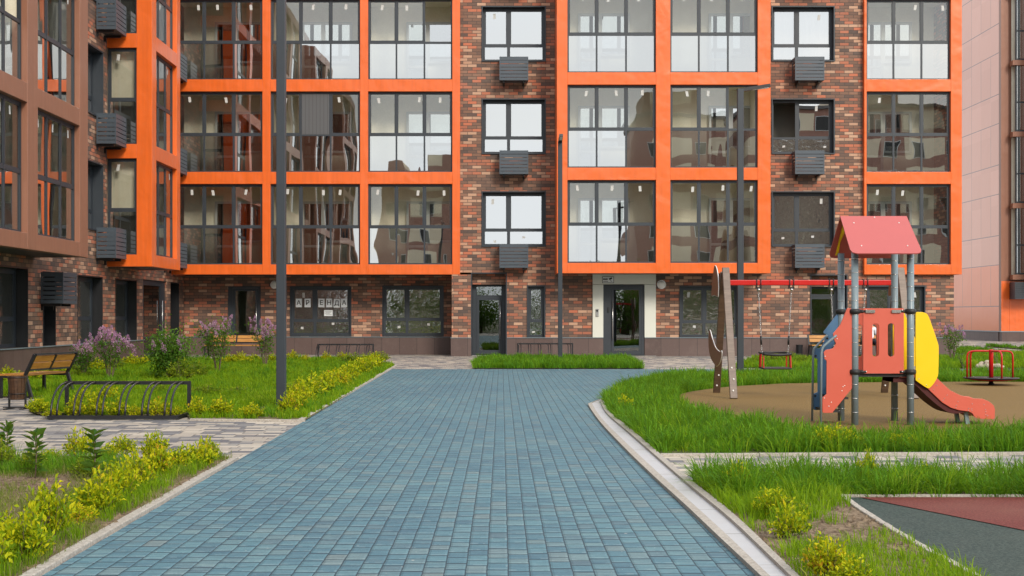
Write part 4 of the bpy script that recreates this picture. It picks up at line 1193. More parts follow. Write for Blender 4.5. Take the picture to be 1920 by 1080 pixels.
# ================================================================== SWING
SX0, SX1, SY0, SY1 = 3.60, 6.405, 20.65, 22.3
SYm = (SY0 + SY1) / 2
sw = thing('playground_swing', ((SX0 + SX1) / 2, SYm, .034), 'two seat swing frame of brown plank legs with a red top beam', 'swing frame')
so_ = sw.location.copy()
zb_ = 1.854
for ix, x in enumerate((SX0, SX1)):
    for (yb, mat_, sgn) in ((SY0, 'plank_grey', -1), (SY1, 'plank_dark', 1)):
        m = MB(); m.bar((x, yb, .036), (x, SYm + sgn * .075, 2.09 if sgn < 0 else 2.03), .115, .05, (0, 1, 0))
        L = m.build('leg', mat_, sw, so_, bevel=.008)
        m = MB()
        for k in range(3):
            f = .06 + k * .085; yy = yb + (SYm + sgn * .075 - yb) * f; zz = .036 + 2.05 * f
            m.ball((x + (.012 if k % 2 else -.008), yy - .030, zz), .016, 8)
        m.build('bolt_cap', 'white_plastic', L, so_)
    # leaf-shaped ply decorations: thin boards in the plane of the A-frame
    s_ = 1 if ix == 0 else -1
    up = [(21.66, 1.63), (21.62, 1.8), (21.68, 1.98), (21.83, 2.11), (22.0, 2.14), (22.13, 2.02), (22.28, 1.78), (22.30, 1.66), (22.0, 1.66)]
    lw_ = [(22.55, 1.08), (22.63, .95), (22.6, .76), (22.4, .62), (22.1, .54), (21.8, .50), (21.5, .56), (21.32, .68), (21.30, .76), (21.5, .74), (21.9, .80), (22.22, .93), (22.45, 1.06)]
    for q in (up, lw_):
        m = MB(); m.slab(smooth_line(q + [q[0]], 4)[:-1], 'x', x - s_ * .085, x - s_ * .067); a = m.build('leaf_panel', 'ply_brown', sw, so_)
        cy = sum(p[0] for p in q) / len(q); cz = sum(p[1] for p in q) / len(q)
        m = MB(); m.tube([(x - s_ * .076, p[0], p[1]) for p in smooth_line(q + [q[0]], 4)[:-1]], .008, 6, closed=True); m.build('edge_band', 'white_plastic', a, so_)
m = MB(); m.bar((SX0 + .03, SYm, zb_), (SX1 - .03, SYm, zb_), .07, .085); m.build('beam', 'red_paint', sw, so_, bevel=.01)
def swing_seat(xa, xb, tilt, label):
    t = thing('cradle_swing', ((xa + xb) / 2, SYm, zb_), label, 'swing seat', 'cradle swing seats on chains')
    W = (xb - xa) / 2; zs = -1.36; ws = .21
    dy = tilt
    for u, us_ in ((-W, -ws), (W, ws)):
        m = MB()
        for e in (-.032, .032): m.tube([(u + e, -.045, .055), (u + e, -.045, -.06), (u + e, 0, -.085), (u + e, .045, -.06), (u + e, .045, .055), (u + e, 0, .058)], .008, 6, closed=True)
        m.box((u - .045, -.03, -.10), (u + .045, .03, -.07)); hb = m.build('hanger', 'black_metal', t)
        m = MB(); m.ball((u, -.03, -.115), .026, 10); m.build('bearing', 'steel', hb)
        m = MB(); n = 30; A = Vector((u, 0, -.13)); Bv = Vector((us_, dy, zs + .22))
        d = (Bv - A); Lc = d.length; d.normalize(); sx_ = d.cross(Vector((0, 1, 0))).normalized(); sy_ = d.cross(sx_)
        for i in range(n):
            c = A + d * (Lc * (i + .5) / n); e = sx_ if i % 2 else sy_; r_ = Lc / n * .62
            m.tube([c + d * (r_ * math.cos(q)) + e * (.010 * math.sin(q)) for q in [2 * math.pi * k / 8 for k in range(8)]], .0042, 5, closed=True)
        ch = m.build('chain', 'steel', t)
        m = MB(); m.tube([A + d * Lc * .72, A + d * Lc * .86], .016, 8); m.build('grip', 'rubber_black', ch)
    m = MB(); m.box((-ws - .02, dy - .20, zs - .03), (ws + .02, dy + .16, zs + .0)); m.build('seat', 'rubber_black', t, bevel=.012)
    m = MB(); pts = [(-ws - .01, dy - .20, zs + .215), (0, dy - .235, zs + .20), (ws + .01, dy - .20, zs + .215)]
    m.tube(smooth_line3(pts), .02, 8); m.tube([(-ws - .01, dy - .2, zs + .215), (-ws - .015, dy + .15, zs + .23), (0, dy + .19, zs + .23), (ws + .015, dy + .15, zs + .23), (ws + .01, dy - .2, zs + .215)], .016, 8); m.build('guard_rail', 'rubber_black', t)
    for u in (-ws, ws):
        for yy in (-.18, .12): m = MB(); m.bar((u * 1.02, dy + yy, zs - .005), (u * 1.0, dy + yy * .9, zs + .21), .016, .05); m.build('side_strap', 'red_paint', t)
    return t
def smooth_line3(P, k=5):
    out = []
    for i in range(len(P) - 1):
        p0 = P[max(i - 1, 0)]; p1 = P[i]; p2 = P[i + 1]; p3 = P[min(i + 2, len(P) - 1)]
        for j in range(k):
            t = j / k
            out.append(tuple(.5 * ((2 * p1[c]) + (-p0[c] + p2[c]) * t + (2 * p0[c] - 5 * p1[c] + 4 * p2[c] - p3[c]) * t * t + (-p0[c] + 3 * p1[c] - 3 * p2[c] + p3[c]) * t ** 3) for c in range(3)))
    out.append(P[-1]); return out
swing_seat(4.14, 4.67, 0, 'left cradle swing seat hanging in plain view from the red beam')
swing_seat(5.31, 5.86, .05, 'right cradle swing seat half hidden behind the play tower')

# ================================================================== PLAY TOWER
TX = (4.179, 4.836); TY = (15.76, 16.40)
TZ = .034
pt_ = thing('play_tower', (4.5, 16.08, TZ), 'play tower with coral panels, pink gable roof, ladder and slide', 'play tower')
to = pt_.location.copy()
for y in TY:
    for x in TX:
        m = MB(); prof = []
        z = 0
        r = .041
        m.tube([(x, y, TZ), (x, y, 2.09)], r, 20); P_ = m.build('post', 'grey_metal', pt_, to)
        m = MB()
        for k in range(12):
            zz = .18 + k * .165; m.tube([(x, y, zz), (x, y, zz + .006)], r + .0025, 20)
        m.build('ring_mark', 'steel', P_, to)
        m = MB()
        for zz in (1.375, .66):
            m.lathe((x, y, zz), [(.05, -.03), (.064, -.022), (.067, 0), (.064, .022), (.05, .03)], 20)
            m.tube([(x + (.05 if x < 4.5 else -.05), y, zz), (x + (.13 if x < 4.5 else -.13), y, zz)], .020, 8)
        m.build('clamp', 'rubber_black', P_, to)
        if y == TY[0]:
            m = MB(); s_ = 1 if x < 4.5 else -1
            m.bar((x + s_ * .12, y - .028, 1.375), (x + s_ * .23, y - .028, 1.375), .01, .035); m.build('clamp_plate', 'steel', P_, to)
# roof: two slabs meeting at a ridge along X
def roof_slab(ye, ze, name):
    a = Vector((0, 16.07, 2.525)); b = Vector((0, ye, ze)); d = (b - a); nrm = Vector((0, -d.z, d.y)).normalized()
    if nrm.z < 0: nrm = -nrm
    x0r, x1r, x0e, x1e = 4.085, 4.885, 4.075, 4.905
    L = d.length; d.normalize()
    out = [(x0r, 0), (x1r, 0), (x1e + .0, L - .07), (x1e - .018, L - .02), (x1e - .07, L), (x0e + .07, L), (x0e + .018, L - .02), (x0e, L - .07)]
    m = MB(); n = len(out); k = len(m.v)
    for s_ in (0, -.014):
        for (x, t) in out:
            p = a + d * t + nrm * s_; m.v.append((x, p.y, p.z))
    m.f.append(tuple(range(n))); m.sm.append(False); m.f.append(tuple(range(2 * n - 1, n - 1, -1))); m.sm.append(False)
    for i in range(n): m.f.append((i, (i + 1) % n, n + (i + 1) % n, n + i)); m.sm.append(False)
    o = m.build(name, 'roof_coral', pt_, to)
    m = MB()
    for (x, t) in ((4.22, .14), (4.76, .14), (4.22, L - .14), (4.76, L - .14), (4.49, .03)):
        p = a + d * t + nrm * .002; m.ball((x, p.y, p.z), .009, 8)
    m.build('screw_cap', 'white_plastic', o, to)
roof_slab(15.52, 2.05, 'roof'); roof_slab(16.62, 2.05, 'roof')
for x in (4.135, 4.84):
    m = MB(); m.slab([(15.62, 2.07), (15.70, 2.07), (15.80, 2.22), (16.07, 2.36), (16.34, 2.22), (16.44, 2.07), (16.52, 2.07), (16.09, 2.49), (16.05, 2.49)], 'x', x, x + .018); m.build('gable_arch', 'yellow', pt_, to)
def rnd_rect(x0, x1, z0, z1, r, n=4):
    P = []
    for cx, cz, a0 in ((x1 - r, z0 + r, -90), (x1 - r, z1 - r, 0), (x0 + r, z1 - r, 90), (x0 + r, z0 + r, 180)):
        for i in range(n + 1):
            a = R(a0 + 90 * i / n); P.append((cx + r * math.cos(a), cz + r * math.sin(a)))
    return P
yF = TY[0] - .03
for (y, nm) in ((TY[0] - .012, 0), (TY[1] + .0, 1)):
    m = MB(); sh = 0 if nm == 0 else -.005
    H_ = [rnd_rect(4.382, 4.461, .841, 1.235, .036, 6), rnd_rect(4.565, 4.641, .841, 1.235, .036, 6)] if nm == 0 else [rnd_rect(4.36, 4.44, .82, 1.215, .036, 6), rnd_rect(4.54, 4.616, .82, 1.215, .036, 6)]
    m.slab(rnd_rect(*((4.275, 4.754) if nm == 0 else (4.25, 4.735)), .642, 1.412, .012, 2), 'y', y, y + .018, H_)
    o = m.build('panel', 'coral', pt_, to)
    m = MB()
    for (x, z) in ((4.31, .665), (4.735, .665), (4.31, 1.39), (4.735, 1.39)): m.ball((x, y - .002, z), .008, 6)
    m.build('screw_cap', 'white_plastic', o, to)
m = MB(); m.box((TX[0] + .03, TY[0] + .03, .60), (TX[1] - .03, TY[1] - .03, .635)); m.build('deck', 'rubber_black', pt_, to)
# ladder cheeks (left of the tower)
def pz(px, s=158.6): return (px - CX) / s
def zz_(py, s=158.6): return EYE + (HZ - py) / s
cx4 = lambda c: 1500 + c / 4; cy4 = lambda c: 560 + c / 4
cheek = [(352, 72), (378, 70), (390, 90), (388, 672), (240, 856), (176, 857), (166, 846), (166, 742), (196, 716), (198, 466), (182, 452), (176, 402), (192, 384), (218, 380), (246, 372), (268, 336), (250, 300), (246, 262), (300, 196)]
m = MB(); m.slab([(pz(cx4(a)), zz_(cy4(b))) for a, b in cheek], 'y', TY[0] - .012, TY[0] + .008)
o = m.build('ladder_cheek', 'coral', pt_, to, bevel=.003)
m = MB()
for a, b in ((275, 300), (185, 432), (180, 745), (320, 660), (312, 690), (332, 652), (214, 806), (232, 776)): m.ball((pz(cx4(a)), TY[0] - .014, zz_(cy4(b))), .007, 6)
m.build('screw_cap', 'white_plastic', o, to)
def ppz(px): return (px - CX) / 152.6
def zz2(py): return EYE + (HZ - py) / 152.6
blue = [(345, 78), (335, 68), (318, 66), (298, 74), (290, 92), (278, 118), (178, 248), (176, 258), (205, 272), (190, 298), (180, 330), (150, 372), (118, 368), (106, 388), (106, 440), (134, 452), (134, 700), (106, 712), (102, 722), (102, 828), (112, 836), (140, 836), (200, 716), (230, 640), (230, 380), (262, 340), (258, 318), (244, 300), (256, 270), (330, 172), (350, 130), (350, 95)]
m = MB(); m.slab([(ppz(cx4(a)), zz2(cy4(b))) for a, b in blue], 'y', TY[1] - .012, TY[1] + .008)
o = m.build('ladder_cheek', 'blue_board', pt_, to, label=None, bevel=.003) if False else m.build('ladder_cheek', 'blue_board', pt_, to, bevel=.003)
o['label'] = 'blue rear ladder cheek'
m = MB()
for a, b in ((320, 95), (206, 297), (120, 428), (116, 728)): m.ball((ppz(cx4(a)), TY[1] - .016, zz2(cy4(b))), .013, 8)
m.build('screw_cap', 'rubber_black', o, to)
for i in range(3):
    z = .18 + i * .155; x = 3.86 + i * .085
    m = MB(); m.box((x, TY[0] + .009, z), (x + .16, TY[1] - .013, z + .025)); m.build('tread', 'rubber_black', pt_, to)
for (y, f, g, xs) in ((TY[0] - .035, pz, zz_, 0), (TY[1] - .05, ppz, zz2, 0)):
    P4 = [(150, 965), (155, 410), (163, 372), (185, 345), (268, 275)] if y < 16 else [(86, 942), (94, 400), (104, 370), (130, 345), (200, 272)]
    m = MB(); q = [(f(cx4(a)), y, g(cy4(b))) for a, b in P4]; q[0] = (q[0][0], y, TZ)
    m.tube([q[0]] + smooth_line3(q[1:], 4), .0135, 10); m.build('handrail', 'grey_metal', pt_, to)
# yellow shields and slide
c3 = lambda a, b, s=157.6: ((1700 + a / 3.3727 - CX) / s, EYE + (HZ - (500 + b / 3.3727)) / s)
ysh = smooth_line([(c3(44, 287)), c3(82, 287), c3(112, 296), c3(128, 320), c3(150, 380), c3(184, 480), c3(190, 520), c3(188, 640), c3(184, 690), c3(160, 735), c3(135, 762), c3(118, 766), c3(80, 742), c3(44, 716)], 2)
m = MB(); m.slab(ysh, 'y', 15.786, 15.803); o = m.build('slide_shield', 'yellow', pt_, to, bevel=.002)
m = MB()
for a, b in ((64, 708), (112, 748)): x, z = c3(a, b); m.ball((x, 15.785, z), .007, 6)
m.build('screw_cap', 'steel', o, to)
m = MB(); m.slab([(4.775, 1.40), (4.90, 1.40), (4.98, 1.2), (5.06, 1.02), (5.06, .72), (4.90, .62), (4.775, .72)], 'y', 16.26, 16.276); m.build('slide_shield', 'yellow', pt_, to, bevel=.002)
top_ = [c3(-55, 665), c3(45, 668), c3(100, 700), c3(182, 703), c3(215, 735), c3(265, 780), c3(330, 812), c3(410, 831), c3(470, 834), c3(510, 850), c3(540, 876), c3(548, 900), c3(546, 955)]
bot_ = [c3(534, 963), c3(440, 958), c3(420, 948), c3(405, 925), c3(385, 914), c3(320, 905), c3(270, 890), c3(215, 856), c3(130, 775), c3(70, 722), c3(45, 700), c3(-55, 700)]
for y in (15.835 - .028, 16.285):
    m = MB(); m.slab(top_ + bot_, 'y', y, y + .02); o = m.build('slide_cheek', 'coral', pt_, to, bevel=.002)
    m = MB()
    for a, b in ((180, 750), (160, 778), (246, 810), (228, 832), (220, 845), (314, 852), (304, 876), (300, 890), (404, 866), (382, 894), (380, 908), (402, 898), (402, 910), (478, 870), (488, 902), (488, 917), (490, 936), (501, 940)):
        x, z = c3(a, b); m.ball((x, y - .001, z), .006, 6)
    m.build('screw_cap', 'steel', o, to)
chute = [c3(-90, 690), c3(0, 692), c3(40, 700), c3(120, 775), c3(190, 835), c3(260, 880), c3(340, 898), c3(420, 905), c3(500, 915), c3(540, 940)]
cs = smooth_line(chute, 3)
m = MB()
for (a, b) in zip(cs[:-1], cs[1:]):
    m.quad((a[0], 15.828, a[1] + .05), (b[0], 15.828, b[1] + .05), (b[0], 16.284, b[1] + .05), (a[0], 16.284, a[1] + .05), smooth=True)
m.build('chute', 'steel', pt_, to)
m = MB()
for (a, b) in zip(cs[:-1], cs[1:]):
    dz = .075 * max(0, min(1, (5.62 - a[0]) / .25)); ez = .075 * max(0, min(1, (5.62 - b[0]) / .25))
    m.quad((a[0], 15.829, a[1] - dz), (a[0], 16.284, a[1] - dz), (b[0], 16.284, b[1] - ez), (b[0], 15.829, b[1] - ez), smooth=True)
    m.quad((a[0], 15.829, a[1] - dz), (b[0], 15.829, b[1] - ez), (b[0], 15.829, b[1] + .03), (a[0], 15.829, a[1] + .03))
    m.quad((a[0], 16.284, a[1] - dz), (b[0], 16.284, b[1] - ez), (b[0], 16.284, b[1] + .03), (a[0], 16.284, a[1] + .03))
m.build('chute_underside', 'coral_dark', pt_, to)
for (y, px_, yb) in ((15.90, 1812, 799), (16.22, 1794, 794)):
    s_ = F / y; x = (px_ - CX) / s_
    m = MB(); m.bar((x + .01, y, TZ), (x - .02, y, .25), .045, .045); m.build('slide_leg', 'grey_metal', pt_, to)

# ================================================================== CAROUSEL
ca = thing('carousel', (9.11, 24.8, .034), 'small red roundabout with curved handrails and dark disc', 'roundabout')
m = MB(); m.lathe((0, 0, 0), [(.06, 0), (.06, .03), (.04, .035), (.04, .085)], 16); m.build('pivot', 'black_metal', ca)
m = MB(); m.lathe((0, 0, .085), [(.10, 0), (.36, .02), (.49, .035), (.50, .045), (.50, .05), (.30, .055)], 40); m.build('disc', 'rubber_black', ca)
m = MB(); m.lathe((0, 0, .08), [(.30, .0), (.44, .022), (.46, .03)], 40); m.build('rim', 'red_paint', ca)
m = MB(); m.lathe((0, 0, .14), [(.04, 0), (.04, .50), (.036, .52)], 18); m.build('column', 'red_paint', ca)
for a in (R(172), R(8), R(128), R(275)):
    c, s_ = math.cos(a), math.sin(a)
    P = [(c * .43, s_ * .43, .135), (c * .43, s_ * .43, .52), (c * .41, s_ * .41, .59), (c * .34, s_ * .34, .625), (c * .2, s_ * .2, .63), (c * .03, s_ * .03, .63)]
    m = MB(); m.tube([P[0]] + smooth_line3(P[1:], 4), .0165, 10); m.build('handrail', 'red_paint', ca)

# ================================================================== ROCKS, BLOCK
def rock(loc, s, seed, mat, name, label, group=None):
    r_ = random.Random(seed); m = MB(); m.ball((0, 0, 0), 1, 10)
    m.v = [(v[0] * s[0] * (1 + .25 * math.sin(v[1] * 3 + seed) + r_.uniform(-.1, .1)), v[1] * s[1], v[2] * s[2] * (1 + .2 * math.sin(v[0] * 4 + seed * 2) + r_.uniform(-.08, .08))) for v in m.v]
    m.sm = [False] * len(m.sm)
    o = m.build(name, mat); o.location = loc; o.rotation_euler = (0, 0, r_.uniform(0, 3)); tag(o, label, 'rock', group); return o
rx0, ry0 = G(1862, 693)
where = ['leftmost', 'low front', 'middle', 'topmost', 'rear', 'pointed right', 'rightmost small']
for i, (dx, dy, dz, a, b, c) in enumerate(((-.22, 0, .05, .13, .10, .06), (-.06, -.06, .05, .11, .10, .07), (.06, .02, .07, .10, .09, .08), (.0, .08, .15, .10, .08, .05), (-.10, .18, .07, .12, .10, .08), (.20, .0, .06, .12, .09, .06), (.33, .02, .03, .07, .07, .04))):
    rock((rx0 + dx, ry0 + .3 + dy, dz + .02), (a, b, c), i + 3, 'stone_pale', 'rock', where[i] + ' beige stone of the pile behind the roundabout', 'beige stones piled behind the roundabout')
bx, by = G(688, 689)
m = MB(); m.box((-.22, -.14, 0), (.22, .14, .13)); m.box((-.20, -.12, .131), (.19, .11, .16)); o = m.build('concrete_block', 'stone_dark', bevel=.02); o.location = (bx, by, .02); o.rotation_euler = (0, R(-6), .2); tag(o, 'dark broken slab lying in the left lawn near the path', 'block')

# ================================================================== PERSON on the far bench
def skin_chain(name, joints, edges, radii, mat, parent, sub=2, root=0):
    me = bpy.data.meshes.new(name); me.from_pydata(joints, edges, []); o = bpy.data.objects.new(name, me); link(o, parent)
    md = o.modifiers.new('skin', 'SKIN'); md.use_smooth_shade = True
    for i, r_ in enumerate(radii): me.skin_vertices[0].data[i].radius = r_ if isinstance(r_, tuple) else (r_, r_)
    me.skin_vertices[0].data[root].use_root = True
    if sub: s = o.modifiers.new('sub', 'SUBSURF'); s.levels = sub; s.render_levels = sub
    me.materials.append(M[mat]); return o
def person():
    px_, py_ = fx(1626, 58.6), 42.35
    t = thing('person', (px_, py_, 0), 'person in white top and dark trousers sitting on the far bench behind the tower', 'person')
    # local frame: faces -Y; pelvis at seat height
    J = [(0, 0, .50), (0, .03, .66), (0, .05, .84), (0, .04, .96), (0, .02, 1.04), (0, -.01, 1.13),
         (.17, .04, .92), (.23, -.03, .70), (.20, -.20, .60), (-.17, .04, .92), (-.22, -.04, .70), (-.16, -.20, .62),
         (.10, -.04, .48), (.13, -.42, .48), (.13, -.44, .08), (-.10, -.04, .48), (-.12, -.42, .48), (-.12, -.42, .08), (.13, -.56, .05), (-.12, -.54, .05)]
    E = [(0, 1), (1, 2), (2, 3), (3, 4), (4, 5), (3, 6), (6, 7), (7, 8), (3, 9), (9, 10), (10, 11), (0, 12), (12, 13), (13, 14), (0, 15), (15, 16), (16, 17), (14, 18), (17, 19)]
    Rr = [(.13, .10), (.125, .095), (.15, .10), (.09, .07), .05, .05, .055, .042, .032, .055, .042, .032, .085, .06, .042, .085, .06, .042, .035, .035]
    b = skin_chain('body', J, E, Rr, 'skin', t)
    # top and trousers as slightly fuller shells
    skin_chain('white_top', J[:1] + J[1:4] + [J[6], J[7], J[9], J[10]], [(0, 1), (1, 2), (2, 3), (3, 4), (4, 5), (3, 6), (6, 7)], [(.15, .12), (.145, .115), (.168, .12), (.11, .09), .075, .062, .075, .062], 'shirt', t)
    skin_chain('trousers', [J[0], J[12], J[13], J[14], J[15], J[16], J[17]], [(0, 1), (1, 2), (2, 3), (0, 4), (4, 5), (5, 6)], [(.15, .125), .105, .08, .065, .105, .08, .065], 'trousers', t)
    for s_ in (1, -1):
        m = MB(); x = .13 if s_ > 0 else -.12
        m.tube([(x, -.38, .05), (x, -.46, .055), (x, -.56, .045), (x, -.63, .035)], [.045, .055, .05, .03], 10); m.build('shoe', 'shoes', t)
    m = MB(); m.ball((0, -.02, 1.235), .10, 16, (.82, .98, 1.18)); m.tube([(0, -.115, 1.235), (0, -.14, 1.215), (0, -.115, 1.205)], [.010, .014, .010], 6); m.ball((.082, 0, 1.235), .025, 6, (.4, .8, 1.2)); m.ball((-.082, 0, 1.235), .025, 6, (.4, .8, 1.2)); m.build('head', 'skin', t)
    m = MB()
    for e in (.032, -.032): m.ball((e, -.108, 1.25), .010, 6)
    m.build('eye', 'ink', t)
    m = MB(); m.ball((0, .012, 1.262), .105, 14, (.88, 1.0, 1.1)); m.tube([(0, .09, 1.25), (0, .12, 1.12), (0, .10, 1.0)], [.06, .06, .03], 8); m.build('hair', 'hair', t)
    for s_, w_ in ((1, J[8]), (-1, J[11])):
        m = MB(); W_ = Vector(w_); m.ball(W_ + Vector((-.012 * s_, -.05, -.01)), .045, 10, (.85, 1.1, .4))
        for i, L in enumerate((.055, .066, .07, .062)):
            x0 = (i - 1.5) * .019 - .012 * s_
            m.tube([W_ + Vector((x0, -.08, -.01)), W_ + Vector((x0, -.08 - L * .55, -.012)), W_ + Vector((x0, -.08 - L, -.035))], [.0095, .009, .007], 6)
        m.tube([W_ + Vector((-.045 * s_, -.03, -.01)), W_ + Vector((-.065 * s_, -.065, -.012)), W_ + Vector((-.062 * s_, -.09, -.02))], [.011, .010, .008], 6)
        m.build('hand', 'skin', t)
person()

# ================================================================== VEGETATION
def inside(P, x, y):
    P = np.asarray(P, float); r = np.zeros(len(x), bool); n = len(P); j = n - 1
    for i in range(n):
        xi, yi, xj, yj = P[i][0], P[i][1], P[j][0], P[j][1]
        c = ((yi > y) != (yj > y)) & (x < (xj - xi) * (y - yi) / (yj - yi + 1e-12) + xi)
        r ^= c; j = i
    return r
def vnoise(x, y, s, seed=0):
    """cheap smooth value noise"""
    g = np.random.default_rng(seed).random((64, 64)); u, v = (x / s) % 64, (y / s) % 64
    i, j = u.astype(int) % 64, v.astype(int) % 64; fu, fv = u - np.floor(u), v - np.floor(v); fu, fv = fu * fu * (3 - 2 * fu), fv * fv * (3 - 2 * fv)
    i2, j2 = (i + 1) % 64, (j + 1) % 64
    return (g[i, j] * (1 - fu) + g[i2, j] * fu) * (1 - fv) + (g[i, j2] * (1 - fu) + g[i2, j2] * fu) * fv
def grass(name, poly, dens, h, z0, mat, excl=(), width=.006, lean=.5, bare=0, seed=1, label=None, wind=(-.25, 0), zf=None, hmod=None, clip=True, per=26, spread=.075, gap=0.):
    """tussocks: blades fan out from clump centres; dens = blades per square metre"""
    P = np.asarray([(p[0], p[1]) for p in poly]); lo, hi = P.min(0), P.max(0)
    r = np.random.default_rng(seed)
    nc = int((hi[0] - lo[0]) * (hi[1] - lo[1]) * dens / per)
    cx, cy = r.uniform(lo[0], hi[0], nc), r.uniform(lo[1], hi[1], nc)
    k = inside(P, cx, cy)
    if clip: k &= (cx > (-60 - CX) * cy / F - .1) & (cx < (2000 - CX) * cy / F + .2)
    big = vnoise(cx, cy, .9, seed + 5) * .5 + vnoise(cx, cy, .3, seed + 6) * .5
    if bare: k &= (vnoise(cx, cy, .55, seed + 9) * .65 + vnoise(cx, cy, .15, seed + 3) * .35) > bare
    k &= big > gap * r.random(nc)
    cx, cy, big = cx[k], cy[k], big[k]; nc = len(cx)
    ch = h * (.42 + .85 * big) * r.uniform(.7, 1.25, nc); ca = r.uniform(0, 2 * math.pi, nc); cl = r.uniform(0, .45, nc)
    i = np.repeat(np.arange(nc), per); n = len(i)
    a = r.uniform(0, 2 * math.pi, n); q = np.sqrt(r.random(n)) * spread
    x, y = cx[i] + np.cos(a) * q, cy[i] + np.sin(a) * q
    k = inside(P, x, y)
    for e in excl: k &= ~inside(e, x, y)
    x, y, a, q, i = x[k], y[k], a[k], q[k], i[k]; n = len(x)
    H = ch[i] * r.uniform(.45, 1.2, n)
    if hmod is not None: H = H * hmod(x, y)
    out = lean * (.25 + .75 * q / spread) * r.uniform(.4, 1.2, n)
    dx = H * (np.cos(a) * out + np.cos(ca[i]) * cl[i] + wind[0] * (.4 + vnoise(x, y, .8, seed + 2)))
    dy = H * (np.sin(a) * out + np.sin(ca[i]) * cl[i] + wind[1])
    b = r.uniform(0, math.pi, n); w_ = width * r.uniform(.6, 1.3, n)
    wx, wy = np.cos(b) * w_ / 2, np.sin(b) * w_ / 2 * .5
    z = np.full(n, z0) if zf is None else zf(x, y)
    bend = (dx * dx + dy * dy) ** .5 / H
    top = H * np.clip(1.05 - .33 * bend ** 1.5, .35, 1.05)
    V = np.zeros((n, 7, 3))
    def put(j, f, zz, ww): V[:, j] = np.stack([x + dx * f - wx * ww, y + dy * f - wy * ww, z + zz], 1); V[:, j + 1] = np.stack([x + dx * f + wx * ww, y + dy * f + wy * ww, z + zz], 1)
    put(0, 0, -.01 + 0 * top, 1); put(2, .16, top * .48, .95); put(4, .5, top * .86, .7)
    V[:, 6] = np.stack([x + dx, y + dy, z + top * (1 - .12 * np.minimum(bend, 2))], 1)
    base = (np.arange(n) * 7)[:, None]
    Fc = np.concatenate([base + np.array(f) for f in ((0, 1, 3), (0, 3, 2), (2, 3, 5), (2, 5, 4), (4, 5, 6))], 0)
    o = fast_mesh(name, V.reshape(-1, 3), Fc, mat)
    return tag(o, label, 'grass', None, 'stuff')
Lw = .022
grass('grass', lawnUL, 1350, .125, Lw, 'grass_yellow', seed=1, bare=.27, width=.010, lean=.7, label='yellow green grass of the left lawn behind the bike rack')
grass('grass', lawnUL, 300, .18, Lw, 'grass', seed=21, width=.010, gap=1.6, lean=.9, label='taller dark green tufts scattered over the left lawn')
grass('grass', lawnC, 2000, .21, Lw, 'grass', seed=2, width=.012, lean=.9, label='thick grass of the small island before the entrance')
grass('grass', lawnR1, 900, .16, Lw, 'grass_yellow', seed=3, width=.013, label='grass of the lawn between the play area and the building')
grass('grass', lawnR1, 300, .21, Lw, 'grass', seed=31, width=.013, gap=1.2, label='darker tufts in the lawn behind the play area')
grass('grass', lawnP, 2500, .22, Lw, 'grass', excl=(rubber,), seed=4, width=.0095, lean=1.2, per=34, spread=.10, wind=(-.3, -.25), label='long dark green grass round the brown play surface')
grass('grass', lawnP, 420, .26, Lw, 'grass_yellow', excl=(rubber,), seed=41, width=.006, lean=1.2, gap=1.4, wind=(-.3, -.1), label='light green blades mixed into the long grass round the play surface')
topN = [G(1292, 904), G(1320, 925), G(1400, 948), G(1500, 950), G(1572, 936), G(2100, 936), G(2100, 902)]
topN[0] = (topN[0][0] + .02, topN[0][1])
grass('grass', topN, 4000, .23, Lw, 'grass', seed=5, width=.0075, lean=1.3, per=40, spread=.10, wind=(-.35, -.3), label='long windblown grass strip along the top of the sports court')
grass('grass', topN, 700, .29, Lw, 'grass_yellow', seed=51, width=.005, lean=1.2, gap=1.2, wind=(-.3, -.2), label='pale long blades in the grass strip by the sports court')
grass('grass', lawnN, 2600, .10, Lw, 'grass_yellow', seed=6, width=.0045, bare=.50, lean=.9, label='short patchy grass on the bare soil beside the drain')
gl = [G(1292, 906), G(1373, 972), G(1400, 990), G(1440, 1000), G(1500, 1000), G(1560, 965), G(1600, 955), G(1572, 940), G(1500, 930), G(1400, 930)]
grass('grass', gl, 2600, .14, Lw, 'grass_yellow', seed=61, width=.005, lean=.8, label='bright green tufts round the golden bushes at the right')
grass('grass', bedNL, 2600, .07, Lw, 'grass_dry', seed=7, width=.004, bare=.42, lean=1.0, label='sparse weeds and grass on the soil of the near left bed')
stripL = [(xl(12.3) - .12, 12.2), (xl(3) - .12, 5.5), (xl(3) - .62, 5.5), (xl(12.3) - .55, 12.2)]
grass('grass', stripL, 3300, .12, Lw, 'grass_yellow', seed=8, width=.0045, bare=.36, lean=.8, label='green grass strip along the kerb of the near left bed')
grass('grass', [(-6, 12.2), (-3.2, 12.2), (-3.2, 11.0), (-6, 10.6)], 2400, .14, Lw, 'grass', seed=9, width=.005, bare=.42, lean=.8, label='tufts of grass round the bushes at the back of the near left bed')
for i, pt in enumerate((patchA, patchB)):
    grass('grass', [(p[0], p[1]) for p in pt], 500, .14, 0, 'grass', seed=80 + i, width=.018, zf=lambda x, y: .03 + .22 * np.clip((y - 45) / 11, 0, 1), label=('lower', 'upper')[i] + ' green turf patch by the path to the copper block', clip=False)
